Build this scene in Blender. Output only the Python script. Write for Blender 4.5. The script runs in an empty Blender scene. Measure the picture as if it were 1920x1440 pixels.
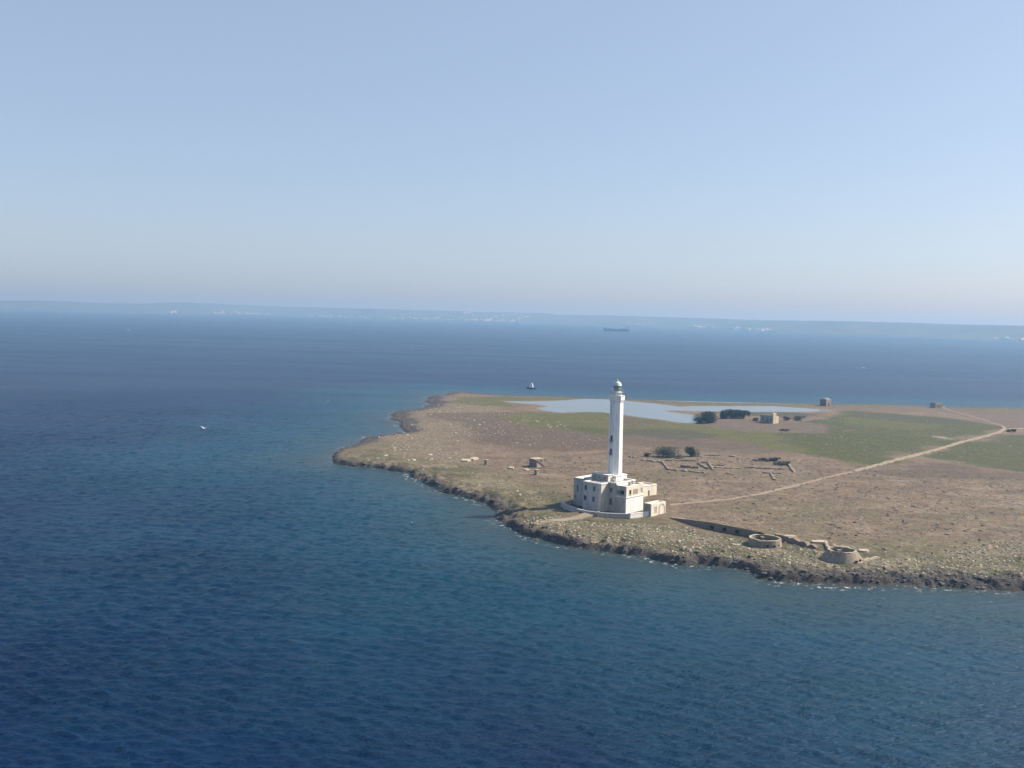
import bpy, bmesh, math, random
import numpy as np
from mathutils import Matrix, Vector
random.seed(7); rng = np.random.default_rng(11)
sc = bpy.context.scene
R = math.radians

# ------------------------------------------------------------------ camera, sky, sun, exposure
H = 66.0; F = 1867.0; ROLL = R(1.4); PITCH = math.atan(130 / 1867.0)
cd = bpy.data.cameras.new('camera'); cam = bpy.data.objects.new('camera', cd); sc.collection.objects.link(cam)
cd.sensor_width = 36; cd.lens = 36 * F / 1920; cd.clip_start = 1; cd.clip_end = 80000
cam.matrix_world = Matrix.Translation((0, 0, H)) @ Matrix.Rotation(R(90) - PITCH, 4, 'X') @ Matrix.Rotation(ROLL, 4, 'Z')
sc.camera = cam
SUN_EL = R(41); SUN_DIR = Vector((0.966 * math.cos(SUN_EL), 0.259 * math.cos(SUN_EL), math.sin(SUN_EL))).normalized()
world = bpy.data.worlds.new('World'); sc.world = world; world.use_nodes = True
wn = world.node_tree.nodes; wl = world.node_tree.links
sky = wn.new('ShaderNodeTexSky'); sky.sky_type = 'NISHITA'; sky.sun_disc = False
sky.sun_elevation = SUN_EL; sky.sun_rotation = math.atan2(SUN_DIR.x, SUN_DIR.y)
sky.altitude = 0; sky.air_density = 0.8; sky.dust_density = 1.4; sky.ozone_density = 1.0
veil = wn.new('ShaderNodeMix'); veil.data_type = 'RGBA'; veil.inputs['Factor'].default_value = 0.5   # high thin haze evens out the whole sky
veil.inputs[7].default_value = (2.95, 3.66, 4.80, 1)
wl.new(sky.outputs[0], veil.inputs[6]); wl.new(veil.outputs[2], wn['Background'].inputs[0]); wn['Background'].inputs[1].default_value = 0.08
sl = bpy.data.lights.new('sun', 'SUN'); sun = bpy.data.objects.new('sun', sl); sc.collection.objects.link(sun)
sl.energy = 5.0; sl.angle = R(0.6); sl.color = (1.0, 0.92, 0.80)
sun.rotation_euler = SUN_DIR.to_track_quat('Z', 'Y').to_euler(); sun.location = SUN_DIR * 500
sc.view_settings.view_transform = 'Standard'; sc.view_settings.look = 'None'
sc.view_settings.exposure = 1.0; sc.view_settings.gamma = 1.0; sc.view_settings.use_curve_mapping = False
HAZE = 2.0e-4
sc.render.engine = 'CYCLES'
sc.cycles.use_denoising = True; sc.cycles.max_bounces = 5; sc.cycles.volume_bounces = 1
sc.cycles.sample_clamp_indirect = 4.0; sc.cycles.sample_clamp_direct = 2.5

# ------------------------------------------------------------------ helpers
def ray(px, py):
    x = (px - 960) / F; y = (720 - py) / F
    c, s = math.cos(ROLL), math.sin(ROLL); cp, sp = math.cos(PITCH), math.sin(PITCH)
    X = c * x - s * y; Y = s * x + c * y
    return Vector((X, cp + Y * sp, Y * cp - sp))
def at(px, py, z=2.6):
    r = ray(px, py); return r * ((z - H) / r.z) + Vector((0, 0, H))
def along(px, py, d):
    return Vector((0, 0, H)) + ray(px, py).normalized() * d

def hash2(ix, iy, seed):
    h = (ix.astype(np.int64) * 374761393 + iy.astype(np.int64) * 668265263 + seed * 1442695041) & 0xFFFFFFFF
    h = ((h ^ (h >> 13)) * 1274126177) & 0xFFFFFFFF
    return ((h ^ (h >> 16)) & 0xFFFF) / 65535.0
def vnoise(x, y, seed=0):
    xi = np.floor(x); yi = np.floor(y); fx = x - xi; fy = y - yi
    fx = fx * fx * (3 - 2 * fx); fy = fy * fy * (3 - 2 * fy)
    a = hash2(xi, yi, seed); b = hash2(xi + 1, yi, seed); c = hash2(xi, yi + 1, seed); d = hash2(xi + 1, yi + 1, seed)
    return (a + (b - a) * fx) * (1 - fy) + (c + (d - c) * fx) * fy
def fbm(x, y, scale, octv=4, seed=0):
    s = 0; amp = 0.5; tot = 0
    for o in range(octv):
        s = s + amp * (vnoise(x / scale + 17.3 * o, y / scale - 9.1 * o, seed + o) - 0.5) * 2; tot += amp; amp *= 0.5; scale *= 0.5
    return s / tot
def sstep(a, b, x):
    t = np.clip((x - a) / (b - a), 0, 1); return t * t * (3 - 2 * t)
def poly_sdf(poly, X, Y):
    """signed distance, positive inside; poly (n,2)"""
    P = np.asarray(poly, float); Q = np.roll(P, -1, 0)
    d2 = np.full(X.shape, 1e18); ins = np.zeros(X.shape, bool)
    for (ax, ay), (bx, by) in zip(P, Q):
        ex, ey = bx - ax, by - ay; L = ex * ex + ey * ey + 1e-9
        t = np.clip(((X - ax) * ex + (Y - ay) * ey) / L, 0, 1)
        d2 = np.minimum(d2, (X - ax - t * ex) ** 2 + (Y - ay - t * ey) ** 2)
        if ay != by:
            c = ((ay > Y) != (by > Y)) & (X < (bx - ax) * (Y - ay) / (by - ay) + ax); ins ^= c
    d = np.sqrt(d2); return np.where(ins, d, -d)
class Raster:
    def __init__(s, x0, x1, y0, y1, st):
        s.x0, s.y0, s.st = x0, y0, st
        s.xs = np.arange(x0, x1 + st, st); s.ys = np.arange(y0, y1 + st, st); s.X, s.Y = np.meshgrid(s.xs, s.ys)
    def sample(s, V, x, y):
        fx = np.clip((x - s.x0) / s.st, 0, len(s.xs) - 1.001); fy = np.clip((y - s.y0) / s.st, 0, len(s.ys) - 1.001)
        i = fx.astype(int); j = fy.astype(int); a = fx - i; b = fy - j
        return (V[j, i] * (1 - a) + V[j, i + 1] * a) * (1 - b) + (V[j + 1, i] * (1 - a) + V[j + 1, i + 1] * a) * b

def link(o, parent=None):
    sc.collection.objects.link(o)
    if parent is not None: o.parent = parent
    return o
def tag(o, label=None, cat=None, group=None, kind=None):
    if label: o['label'] = label
    if cat: o['category'] = cat
    if group: o['group'] = group
    if kind: o['kind'] = kind
    return o
def empty(name, loc, rz=0, label=None, cat=None, group=None):
    o = bpy.data.objects.new(name, None); o.location = loc; o.rotation_euler = (0, 0, rz); link(o)
    return tag(o, label, cat, group)
class MB:
    def __init__(s): s.v = []; s.f = []; s.sm = False
    def add(s, vs, fs):
        n = len(s.v); s.v += [tuple(v) for v in vs]; s.f += [tuple(i + n for i in f) for f in fs]; return s
    def box(s, x0, x1, y0, y1, z0, z1, M=None, taper=0.0):
        t = taper
        vs = [(x0, y0, z0), (x1, y0, z0), (x1, y1, z0), (x0, y1, z0), (x0 + t, y0 + t, z1), (x1 - t, y0 + t, z1), (x1 - t, y1 - t, z1), (x0 + t, y1 - t, z1)]
        if M is not None: vs = [M @ Vector(v) for v in vs]
        return s.add(vs, [(0, 3, 2, 1), (4, 5, 6, 7), (0, 1, 5, 4), (1, 2, 6, 5), (2, 3, 7, 6), (3, 0, 4, 7)])
    def lathe(s, prof, n=24, a0=0.0, caps=True, M=None):
        vs = []; fs = []
        for r, z in prof:
            for k in range(n):
                a = a0 + 2 * math.pi * k / n; vs.append((r * math.cos(a), r * math.sin(a), z))
        for i in range(len(prof) - 1):
            for k in range(n):
                k2 = (k + 1) % n; fs.append((i * n + k, i * n + k2, (i + 1) * n + k2, (i + 1) * n + k))
        if caps:
            fs.append(tuple(range(n - 1, -1, -1))); fs.append(tuple((len(prof) - 1) * n + k for k in range(n)))
        if M is not None: vs = [M @ Vector(v) for v in vs]
        return s.add(vs, fs)
    def tube(s, p, q, r, n=6):
        p = Vector(p); q = Vector(q); d = q - p
        M = Matrix.Translation(p) @ d.to_track_quat('Z', 'Y').to_matrix().to_4x4()
        return s.lathe([(r, 0), (r, d.length)], n, M=M)
    def mesh(s, name):
        me = bpy.data.meshes.new(name); me.from_pydata(s.v, [], s.f); me.update()
        if s.sm: me.polygons.foreach_set('use_smooth', [True] * len(me.polygons))
        return me
    def build(s, name, mat, parent=None, bevel=0.0):
        me = s.mesh(name)
        if bevel:
            bm = bmesh.new(); bm.from_mesh(me)
            bmesh.ops.bevel(bm, geom=[e for e in bm.edges if e.is_manifold and e.calc_face_angle(0) > 0.6], offset=bevel, segments=1, affect='EDGES', clamp_overlap=True)
            bm.to_mesh(me); bm.free()
        me.materials.append(mat)
        return link(bpy.data.objects.new(name, me), parent)
def np_mesh(name, V, Fq, mat, smooth=True):
    """V (n,3); Fq (m,k) int faces of k corners"""
    me = bpy.data.meshes.new(name); k = Fq.shape[1]
    me.vertices.add(len(V)); me.vertices.foreach_set('co', np.ascontiguousarray(V, np.float32).ravel())
    me.loops.add(Fq.size); me.loops.foreach_set('vertex_index', np.ascontiguousarray(Fq, np.int32).ravel())
    me.polygons.add(len(Fq)); me.polygons.foreach_set('loop_start', np.arange(0, Fq.size, k, dtype=np.int32))
    me.polygons.foreach_set('loop_total', np.full(len(Fq), k, np.int32))
    me.polygons.foreach_set('use_smooth', np.full(len(Fq), smooth, bool))
    me.update(calc_edges=True); me.validate(); me.materials.append(mat); return me
def set_attr(me, name, data, kind='FLOAT'):
    a = me.attributes.new(name, kind, 'POINT')
    if kind == 'FLOAT': a.data.foreach_set('value', np.ascontiguousarray(data, np.float32))
    else:
        c = np.ones((len(data), 4), np.float32); c[:, :3] = data; a.data.foreach_set('color', c.ravel())

# ------------------------------------------------------------------ materials
class NT:
    def __init__(s, name):
        s.m = bpy.data.materials.new(name); s.m.use_nodes = True; s.n = s.m.node_tree.nodes; s.l = s.m.node_tree.links
        s.b = s.n['Principled BSDF']; s.out = s.n['Material Output']
        s.b.inputs['Roughness'].default_value = 0.9; s.b.inputs['Specular IOR Level'].default_value = 0.2
    def node(s, t, **kw):
        n = s.n.new(t)
        for k, v in kw.items(): setattr(n, k, v)
        return n
    def put(s, sock, v):
        if hasattr(v, 'is_output') or isinstance(v, bpy.types.NodeSocket): s.l.new(v, sock)
        else: sock.default_value = v
    def coord(s, scale=(1, 1, 1), rot=(0, 0, 0), obj=False):
        tc = s.node('ShaderNodeTexCoord') if obj else s.node('ShaderNodeNewGeometry')
        mp = s.node('ShaderNodeMapping'); mp.inputs['Scale'].default_value = scale; mp.inputs['Rotation'].default_value = rot
        s.l.new(tc.outputs['Object'] if obj else tc.outputs['Position'], mp.inputs['Vector']); return mp.outputs[0]
    def noise(s, scale, detail=4, rough=0.55, vec=None, dist=0.0):
        n = s.node('ShaderNodeTexNoise'); n.inputs['Scale'].default_value = scale; n.inputs['Detail'].default_value = detail
        n.inputs['Roughness'].default_value = rough; n.inputs['Distortion'].default_value = dist
        s.l.new(vec if vec is not None else s.coord(), n.inputs['Vector']); return n.outputs['Fac']
    def ramp(s, fac, stops):
        r = s.node('ShaderNodeValToRGB'); e = r.color_ramp.elements
        while len(e) < len(stops): e.new(0.5)
        for i, (p, c) in enumerate(stops):
            e[i].position = p; e[i].color = (c, c, c, 1) if isinstance(c, (int, float)) else (*c, 1)
        s.put(r.inputs[0], fac); return r.outputs[0]
    def mix(s, fac, a, b, mode='MIX'):
        n = s.node('ShaderNodeMix', data_type='RGBA', blend_type=mode)
        for sock, v in ((n.inputs['Factor'], fac), (n.inputs[6], a), (n.inputs[7], b)):
            s.put(sock, (*v, 1) if isinstance(v, tuple) and len(v) == 3 else v)
        return n.outputs[2]
    def math(s, op, a, b=0.0):
        n = s.node('ShaderNodeMath', operation=op); s.put(n.inputs[0], a); s.put(n.inputs[1], b); return n.outputs[0]
    def attr(s, name, col=False):
        n = s.node('ShaderNodeAttribute', attribute_name=name); return n.outputs['Color'] if col else n.outputs['Fac']
    def bump(s, h, dist, strength=1.0, prev=None):
        n = s.node('ShaderNodeBump'); n.inputs['Strength'].default_value = strength; n.inputs['Distance'].default_value = dist
        s.put(n.inputs['Height'], h)
        if prev is not None: s.l.new(prev, n.inputs['Normal'])
        return n.outputs[0]
    def base(s, v): s.put(s.b.inputs['Base Color'], (*v, 1) if isinstance(v, tuple) else v); return s
    def rough(s, v): s.put(s.b.inputs['Roughness'], v); return s
    def normal(s, v): s.l.new(v, s.b.inputs['Normal']); return s
def weathered(name, c1, c2, c3, scale=0.5, streak=True, rough=0.9, amount=0.5):
    t = NT(name); n1 = t.noise(scale, 6, 0.65); f = t.ramp(n1, [(amount, 0.0), (min(amount + 0.18, 0.99), 1.0)])
    col = t.mix(f, c1, c2)
    vec = t.coord((1.6, 1.6, 0.16)) if streak else t.coord((2, 2, 2))
    n2 = t.noise(1.0, 5, 0.7, vec); col = t.mix(t.ramp(n2, [(0.47, 0.0), (0.70, 0.9)]), col, c3)
    n3 = t.noise(5.0, 4, 0.6); col = t.mix(0.35, col, t.ramp(n3, [(0.3, 0.55), (0.7, 1.0)]), 'MULTIPLY')
    t.base(col).rough(rough).normal(t.bump(n3, 0.03, 0.6)); return t.m
def plain(name, c, rough=0.7, metal=0.0, var=0.25, scale=2.0):
    t = NT(name); n = t.noise(scale, 4); col = t.mix(1.0, c, t.ramp(n, [(0.25, 1 - var), (0.75, 1.0)]), 'MULTIPLY')
    t.base(col).rough(rough); t.b.inputs['Metallic'].default_value = metal; return t.m
M = {}
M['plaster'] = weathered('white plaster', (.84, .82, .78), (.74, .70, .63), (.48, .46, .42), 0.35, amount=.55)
M['plaster_worn_shade'] = weathered('worn shade-side plaster', (.44, .42, .40), (.36, .32, .28), (.22, .21, .21), 0.45, amount=.46)  # dirty worn plaster, with the shade of the sunless facades put into its colour
M['plaster_grey_shade'] = weathered('grey shade-side plaster', (.50, .49, .49), (.42, .40, .38), (.25, .25, .26), 0.4, amount=.50)  # dirty grey for the front bay and yard wall, shade included in the tone
M['plaster_bay'] = weathered('stained cream plaster', (.58, .52, .45), (.48, .42, .35), (.30, .27, .24), .5)
M['boulder'] = weathered('bleached boulder', (.42, .365, .285), (.33, .28, .21), (.24, .20, .15), 0.9, streak=False)
M['tower'] = weathered('tower plaster', (.84, .82, .79), (.77, .74, .69), (.55, .53, .51), 0.3, amount=.60)
M['cream'] = weathered('cream plaster', (.70, .63, .51), (.60, .52, .40), (.40, .36, .30), 0.5)
M['roof'] = weathered('flat roof screed', (0.36, 0.336, 0.304), (0.288, 0.264, 0.24), (0.176, 0.16, 0.144), 0.6, streak=False)
M['roof_pale'] = weathered('limewashed roof', (.66, .60, .52), (.52, .45, .38), (.36, .33, .30), 0.6, streak=False)
M['concrete'] = weathered('old concrete', (0.26, 0.217, 0.167), (0.211, 0.167, 0.124), (0.124, 0.105, 0.087), 0.6)
M['stone'] = weathered('rubble stone', (0.209, 0.165, 0.127), (0.165, 0.127, 0.099), (0.099, 0.077, 0.061), 0.7, streak=False)
M['pale_stone'] = weathered('pale limestone', (0.39, 0.338, 0.255), (0.3, 0.247, 0.18), (0.21, 0.18, 0.143), 0.8, streak=False)
M['dark_rock'] = weathered('wet shore rock', (.085, .076, .072), (.135, .122, .115), (.035, .032, .031), 0.5, streak=False)
M['tufa'] = weathered('yellow tufa blocks', (.64, .53, .37), (.56, .45, .31), (0.34, 0.264, 0.178), 0.7)
M['grey_wall'] = weathered('grey render', (0.315, 0.3, 0.277), (0.255, 0.24, 0.217), (0.165, 0.158, 0.15), 0.6)
M['dark'] = plain('dark opening', (.02, .022, .026), 0.25)
M['shutter'] = plain('faded shutter', (.16, .19, .19), 0.6)
M['frame'] = plain('window frame', (.42, .40, .36), 0.6)
M['board'] = weathered('boarded opening', (0.322, 0.28, 0.224), (0.28, 0.238, 0.189), (0.21, 0.182, 0.14), 1.2)
M['copper'] = plain('green dome paint', (.50, .60, .50), 0.45, 0.0, .3)
M['iron'] = plain('galvanised iron', (.30, .33, .33), 0.5, 0.4)
t = NT('lantern glass'); t.base((.75, .80, .80)).rough(0.06); t.b.inputs['Transmission Weight'].default_value = 0.85; t.b.inputs['Specular IOR Level'].default_value = 0.5; M['glass'] = t.m
M['lens'] = plain('lens', (.35, .42, .38), 0.15)
M['bark'] = plain('bark', (.10, .08, .065), 0.9)
M['boat_white'] = plain('boat gelcoat', (.82, .83, .84), 0.35, 0, .1)
M['boat_dark'] = plain('boat hull paint', (.03, .05, .08), 0.4)
M['ship_hull'] = plain('ship hull paint', (.035, .045, .055), 0.5, 0, .3, .05)
M['ship_deck'] = plain('ship deck', (.16, .08, .06), 0.7)
M['gull'] = plain('gull feathers', (.60, .60, .60), 0.7, 0, .1)
M['gull_wing'] = plain('gull wing', (.45, .46, .48), 0.7, 0, .2)
def leaf_mat(name, c1, c2):
    t = NT(name); n = t.noise(0.8, 3); t.base(t.mix(t.ramp(n, [(.35, 0.), (.65, 1.)]), c1, c2)).rough(.8); return t.m
M['leaf_dark'] = leaf_mat('tamarisk foliage', (.050, .056, .040), (.088, .086, .062))
M['leaf_olive'] = leaf_mat('lentisk foliage', (.085, .092, .060), (.135, .128, .090))
M['leaf_dry'] = leaf_mat('dry foliage', (.075, .058, .038), (.115, .09, .06))

# ------------------------------------------------------------------ island outline (measured once, then plain world metres)
coast_front = [(868,736.5),(844,738),(816,743),(794,753),(811,757),(792,765),(768,771),(744,773),(734,786),(741,803),(752,811),(725,816),(691,822),(672,833),(641,841),(620,858),(625,869),(660,874),(696,876),(734,883),(765,888),(777,896),(808,914),(830,924),(854,929),(883,935),(911,947),(931,960),(928,973),(945,985),(959,993),(983,1005),(1012,1013),(1040,1018),(1090,1029),(1150,1037),(1200,1045),(1250,1055),(1280,1061),(1324,1060),(1362,1064),(1400,1070),(1405,1083),(1441,1089),(1532,1096),(1610,1096),(1689,1098),(1800,1103),(1920,1109),(2300,1128)]
coast_back = [(2300,776),(2100,770),(1920,764.5),(1850,763.5),(1760,762),(1700,759),(1640,757.5),(1560,757),(1480,756),(1380,754.5),(1300,752.5),(1240,750.5),(1180,748),(1100,745.5),(1060,743.5),(1000,741.5),(960,741),(900,738.5)]
P2 = [tuple(at(x, y, 0.0)[:2]) for x, y in coast_front] + [(330, 225), (700, 420), (800, 780)] + [tuple(at(x, y, .9)[:2]) for x, y in coast_back]
RA = Raster(-420, 900, 60, 1080, 2.5)
COAST = poly_sdf(P2, RA.X, RA.Y)
def px_poly(pts, z=2.4): return [tuple(at(x, y, z)[:2]) for x, y in pts]
LAG = px_poly([(948,750.5),(1000,751),(1060,749),(1100,746.8),(1142,747.5),(1170,750),(1230,756),(1250,758.5),(1282,761.5),(1300,759.8),(1340,760),(1450,760),(1530,765.5),(1560,768),(1520,770.3),(1400,770),(1330,769.5),(1290,768.2),(1240,767.5),(1262,771.5),(1300,776.5),(1316,781),(1313,788),(1300,792.5),(1250,786),(1200,780),(1165,775),(1130,770.5),(1090,770),(1050,771.5),(1025,768),(1012,763.5),(1030,760.5),(1012,756.5),(985,755)], 2.0)
LAGS = poly_sdf(LAG, RA.X, RA.Y)
def coast_sd(x, y): return RA.sample(COAST, x, y) + 1.6 * fbm(x, y, 9, 4, 5) + (1.5 + 5.5 * sstep(0, -30, x)) * sstep(415, 500, y) * fbm(x, y, 34, 4, 15)
def lagoon_sd(x, y): return RA.sample(LAGS, x, y) + 2.0 * fbm(x, y, 16, 3, 8)
def land_h(x, y):
    s = coast_sd(x, y)
    front = sstep(470, 380, y)
    low = np.where(s < 0, np.maximum(s * 0.6, -4.0), 0)
    cliff = sstep(0.0, 2.2, s) * (0.75 + 0.75 * front)
    up = sstep(2.0, 14, s) * 0.7 + sstep(12, 70, s) * 0.45
    band = sstep(0.2, 1.5, s) * sstep(17, 5, s)
    ridged = 1 - np.abs(fbm(x, y, 3.4, 3, 21)); ridged2 = 1 - np.abs(fbm(x, y, 8, 2, 33))
    jag = band * ((ridged - 0.72) * 1.9 + (ridged2 - 0.7) * 1.5) * (0.45 + 0.55 * front)
    led = cliff + up + jag; q = led / .42; qf = q - np.floor(q); led = (np.floor(q) + sstep(.35, .85, qf)) * .42
    jag = jag + band * .75 * (led - cliff - up - jag)
    inl = sstep(8, 30, s) * (0.35 * fbm(x, y, 38, 3, 2) + 0.10 * fbm(x, y, 4.5, 3, 3))
    h = low + np.where(s > 0, cliff + up + jag + inl, 0)
    mound = 1.1 * np.exp(-(((x - 24) / 5.5) ** 2 + ((y - 316) / 4.5) ** 2))
    h = h + np.where(s > 0, mound, 0)
    lg = lagoon_sd(x, y); k = sstep(-14, 2.0, lg)
    return h * (1 - k) + k * np.minimum(h, 1.25 - 0.6 * sstep(0, 6, lg))
def hz(x, y): return float(land_h(np.array([x]), np.array([y]))[0])
def on(px, py):
    z = 2.5
    for _ in range(5):
        p = at(px, py, z); z = 0.4 * z + 0.6 * max(hz(p.x, p.y), 0.2)
    p = at(px, py, z); return Vector((p.x, p.y, hz(p.x, p.y)))

# ------------------------------------------------------------------ sea
def wave_tile(n, L, wd, spread, seed, kp):
    r = np.random.default_rng(seed); k = np.fft.fftfreq(n, L / n) * 2 * np.pi
    KX, KY = np.meshgrid(k, k); K = np.hypot(KX, KY) + 1e-9
    c = (KX * math.cos(wd) + KY * math.sin(wd)) / K
    S = np.exp(-(kp / K) ** 2 * 1.2) / K ** 3.3 * np.abs(c) ** spread * np.exp(-(K / 4.5) ** 2); S[0, 0] = 0
    h = np.fft.ifft2(np.sqrt(S) * (r.normal(size=(n, n)) + 1j * r.normal(size=(n, n)))).real
    return h / h.std()
T1 = wave_tile(512, 230.0, R(84), 7, 1, 2 * math.pi / 9); T2 = wave_tile(384, 149.0, R(72), 4, 2, 2 * math.pi / 3.2)
def tile(T, L, x, y):
    n = T.shape[0]; fx = (x / L * n) % n; fy = (y / L * n) % n
    i = fx.astype(int) % n; j = fy.astype(int) % n; a = fx - np.floor(fx); b = fy - np.floor(fy); i2 = (i + 1) % n; j2 = (j + 1) % n
    return (T[j, i] * (1 - a) + T[j, i2] * a) * (1 - b) + (T[j2, i] * (1 - a) + T[j2, i2] * a) * b
def axis(a, b, st, lo, hi, g=1.16, cap=1e9):
    m = list(np.arange(a, b, st)); s = st; x = m[-1]
    while x < hi: s *= g; x += s; m.append(x)
    s = st; x = a
    while x > lo: s *= g; x -= s; m.insert(0, x)
    return np.array(m)
EXT = 14000.0
xs = axis(-300, 235, 0.72, -EXT, EXT); ys = [94.0]
while ys[-1] < 1150: ys.append(ys[-1] + 0.5 * (ys[-1] / 150) ** 1.3)
far_ = []; s_ = 8.0; y_ = ys[-1]
while y_ < EXT: s_ *= 1.1; y_ += s_; far_.append(y_)
ys = np.array([-3000, -800, -200, 0, 60, 85] + ys + far_)
xs = np.clip(xs, -EXT, EXT); ys = np.clip(ys, -3000, EXT)
X, Y = np.meshgrid(xs, ys)
sd = np.where((X > -415) & (X < 890) & (Y > 65) & (Y < 1070), -RA.sample(COAST, X, Y), 400.0)
sdn = sd - 1.6 * fbm(X, Y, 9, 4, 5) - (1.5 + 5.5 * sstep(0, -30, X)) * sstep(415, 500, Y) * fbm(X, Y, 34, 4, 15) * sstep(300, 200, sd)
fade = sstep(-420, -290, X) * sstep(460, 230, X) * sstep(1100, 500, Y) * sstep(70, 96, Y) * (0.35 + 0.65 * sstep(2, 30, sd))
Z = fade * (0.065 * tile(T1, 230, X, Y) + 0.115 * tile(T2, 149, X, Y)) * (0.75 + 0.5 * (vnoise(X / 40, Y / 40, 9)))
keep = sdn > -5
nx, ny = len(xs), len(ys); idx = np.arange(nx * ny).reshape(ny, nx)
Q = np.stack([idx[:-1, :-1], idx[:-1, 1:], idx[1:, 1:], idx[1:, :-1]], -1)
kf = keep[:-1, :-1] | keep[1:, 1:] | keep[:-1, 1:] | keep[1:, :-1]
t = NT('sea water')
d = t.attr('shore'); pos = t.coord()
deep = (.0003, .0115, .044); mid = (.0020, .039, .070); shal = (.026, .043, .047)
patch = t.noise(0.017, 4, .6, t.coord((1, .6, 1)))
pat = t.math('MULTIPLY', t.math('SUBTRACT', patch, .5), 190.0)
dd = t.math('ADD', d, pat)
col = t.mix(t.ramp(t.math('DIVIDE', dd, 170.0), [(.12, 1.0), (.85, 0.0)]), deep, mid)
dn = t.math('ADD', d, t.math('MULTIPLY', t.math('SUBTRACT', t.noise(.09, 4), .5), 18.0))
col = t.mix(t.ramp(t.math('DIVIDE', dn, 60.0), [(.0, .95), (.16, .60), (.85, 0.0)]), col, shal)
fo = t.noise(.55, 6, .7, t.coord((1, 1, 1)))
foam = t.math('MULTIPLY', t.ramp(t.math('DIVIDE', d, 10.0), [(.0, 1.0), (.22, .75), (.6, 0.0)]), t.ramp(fo, [(.56, 0.0), (.65, 1.0)]))
foam = t.math('MULTIPLY', foam, t.ramp(t.noise(.06, 3), [(.44, 0.08), (.56, 1.0)]))
col = t.mix(foam, col, (.70, .72, .72))
slick = t.noise(1.0, 4, .6, t.coord((.0011, .010, 1)))
t.base(col); t.b.inputs['IOR'].default_value = 1.333; t.b.inputs['Specular IOR Level'].default_value = 0.19
rg = t.ramp(slick, [(.35, .29), (.65, .33)]); t.rough(t.mix(foam, rg, (.8, .8, .8)))
b1 = t.noise(.45, 5, .66, t.coord((.40, 1.5, 1), (0, 0, R(-7)))); b2 = t.noise(1.5, 4, .62, t.coord((.5, 1.5, 1), (0, 0, R(10))))
gust = t.ramp(t.noise(.012, 4, .6, t.coord((.7, 1.3, 1))), [(.35, .45), (.65, 1.0)])
b1 = t.math('MULTIPLY', b1, gust); b2 = t.math('MULTIPLY', b2, gust)
nb = t.bump(b1, 1.1, 1.0); nb = t.bump(b2, 0.65, 1.0, nb); t.normal(nb)
M['sea'] = t.m
me = np_mesh('sea', np.stack([X.ravel(), Y.ravel(), Z.ravel()], 1), Q[kf].reshape(-1, 4), M['sea'])
set_attr(me, 'shore', np.clip(sdn, -5, 400).ravel()); tag(link(bpy.data.objects.new('sea', me)), kind='structure')

# ------------------------------------------------------------------ island ground
st = []; y = 212.0
while y < 860: st.append(y); y += 0.46 * (y / 230) ** 1.55
ys = np.array(st); xs = np.concatenate([np.arange(-112, 215, .62), np.arange(215, 470, 1.5), np.arange(470, 830, 8)])
X, Y = np.meshgrid(xs, ys); X = X + 0; sd = coast_sd(X, Y); Z = land_h(X, Y)
C = np.zeros(X.shape + (3,)); 
brown = np.array((.295, .208, .138)); dark = np.array((.170, .118, .078)); olive = np.array((.205, .175, .090)); green = np.array((.108, .112, .022))
tan = np.array((.30, .235, .155)); rock = np.array((.105, .090, .083)); pale = np.array((.42, .35, .25)); mauve = np.array((.225, .165, .125))
grn2 = np.array((.160, .158, .040)); marsh = np.array((.105, .105, .060))
C[:] = brown
ALB = 0.48
n_big = fbm(X, Y, 45, 4, 40); n_mid = fbm(X, Y, 9, 4, 41); n_fin = fbm(X, Y, 2.6, 3, 42)
def paint(mask, col): C[:] = C * (1 - mask[..., None]) + mask[..., None] * np.asarray(col)
def zone(pts, col, feather=8, rag=8, amt=1.0, brk=0.0):
    s = RA.sample(poly_sdf(px_poly(pts), RA.X, RA.Y), X, Y) + rag * 1.5 * fbm(X, Y, 30, 4, len(pts) * 7) + 3.0 * n_mid + 3.0 * n_fin
    m = sstep(-feather * .6, feather * .6, s) * amt
    if brk: m = m * sstep(-brk, brk, n_mid + .6 * n_fin + .25)
    paint(m, col)
# dry pale crust and lichen-dark patches on the bare ground
paint(sstep(.08, .45, n_mid + .5 * n_fin) * .45 * sstep(25, 50, sd), (.36, .285, .21)); paint(sstep(.1, .5, -n_mid + .5 * n_fin) * .55, (.17, .13, .095))
paint(sstep(.25, .6, n_big + .7 * n_fin) * .35 * sstep(30, 60, sd), (.20, .17, .10))
zone([(620,860),(740,800),(800,745),(880,738),(960,760),(905,800),(880,840),(1010,930),(940,985),(830,925),(720,880)], tan, 15, 12, .9)
zone([(820,775),(980,770),(1150,800),(1500,815),(1620,860),(1500,848),(1180,836),(1000,840),(900,825)], dark, 14, 16, .75)
zone([(900,800),(1140,812),(1140,838),(1000,843),(880,826)], dark, 8, 12, .6, .4)
zone([(855,741),(950,742),(1060,744),(1050,749),(955,750),(990,760),(960,764),(900,758),(845,752)], grn2, 10, 10, .9)
zone([(975,765),(1010,772),(1050,773),(1130,772),(1150,776),(1150,812),(1090,808),(1020,800),(965,785)], grn2, 9, 10, .95)
zone([(1000,790),(1150,800),(1160,814),(1080,810)], green, 6, 8, .8)
zone([(1150,776),(1215,782),(1310,797),(1420,800),(1560,803),(1700,828),(1620,868),(1480,846),(1300,818),(1170,808)], grn2, 9, 12, .9)
zone([(1150,776),(1200,782),(1240,790),(1190,798),(1150,795)], dark, 6, 8, .7)
zone([(1150,800),(1290,806),(1380,818),(1280,822),(1160,812)], marsh, 6, 8, .75)
zone([(1440,802),(1600,768),(1780,783),(1860,798),(1875,808),(1750,840),(1640,868),(1540,858),(1440,822)], green, 10, 14, .95)
zone([(1580,780),(1700,790),(1830,797),(1740,806),(1620,800)], grn2, 8, 12, .8)
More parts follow.
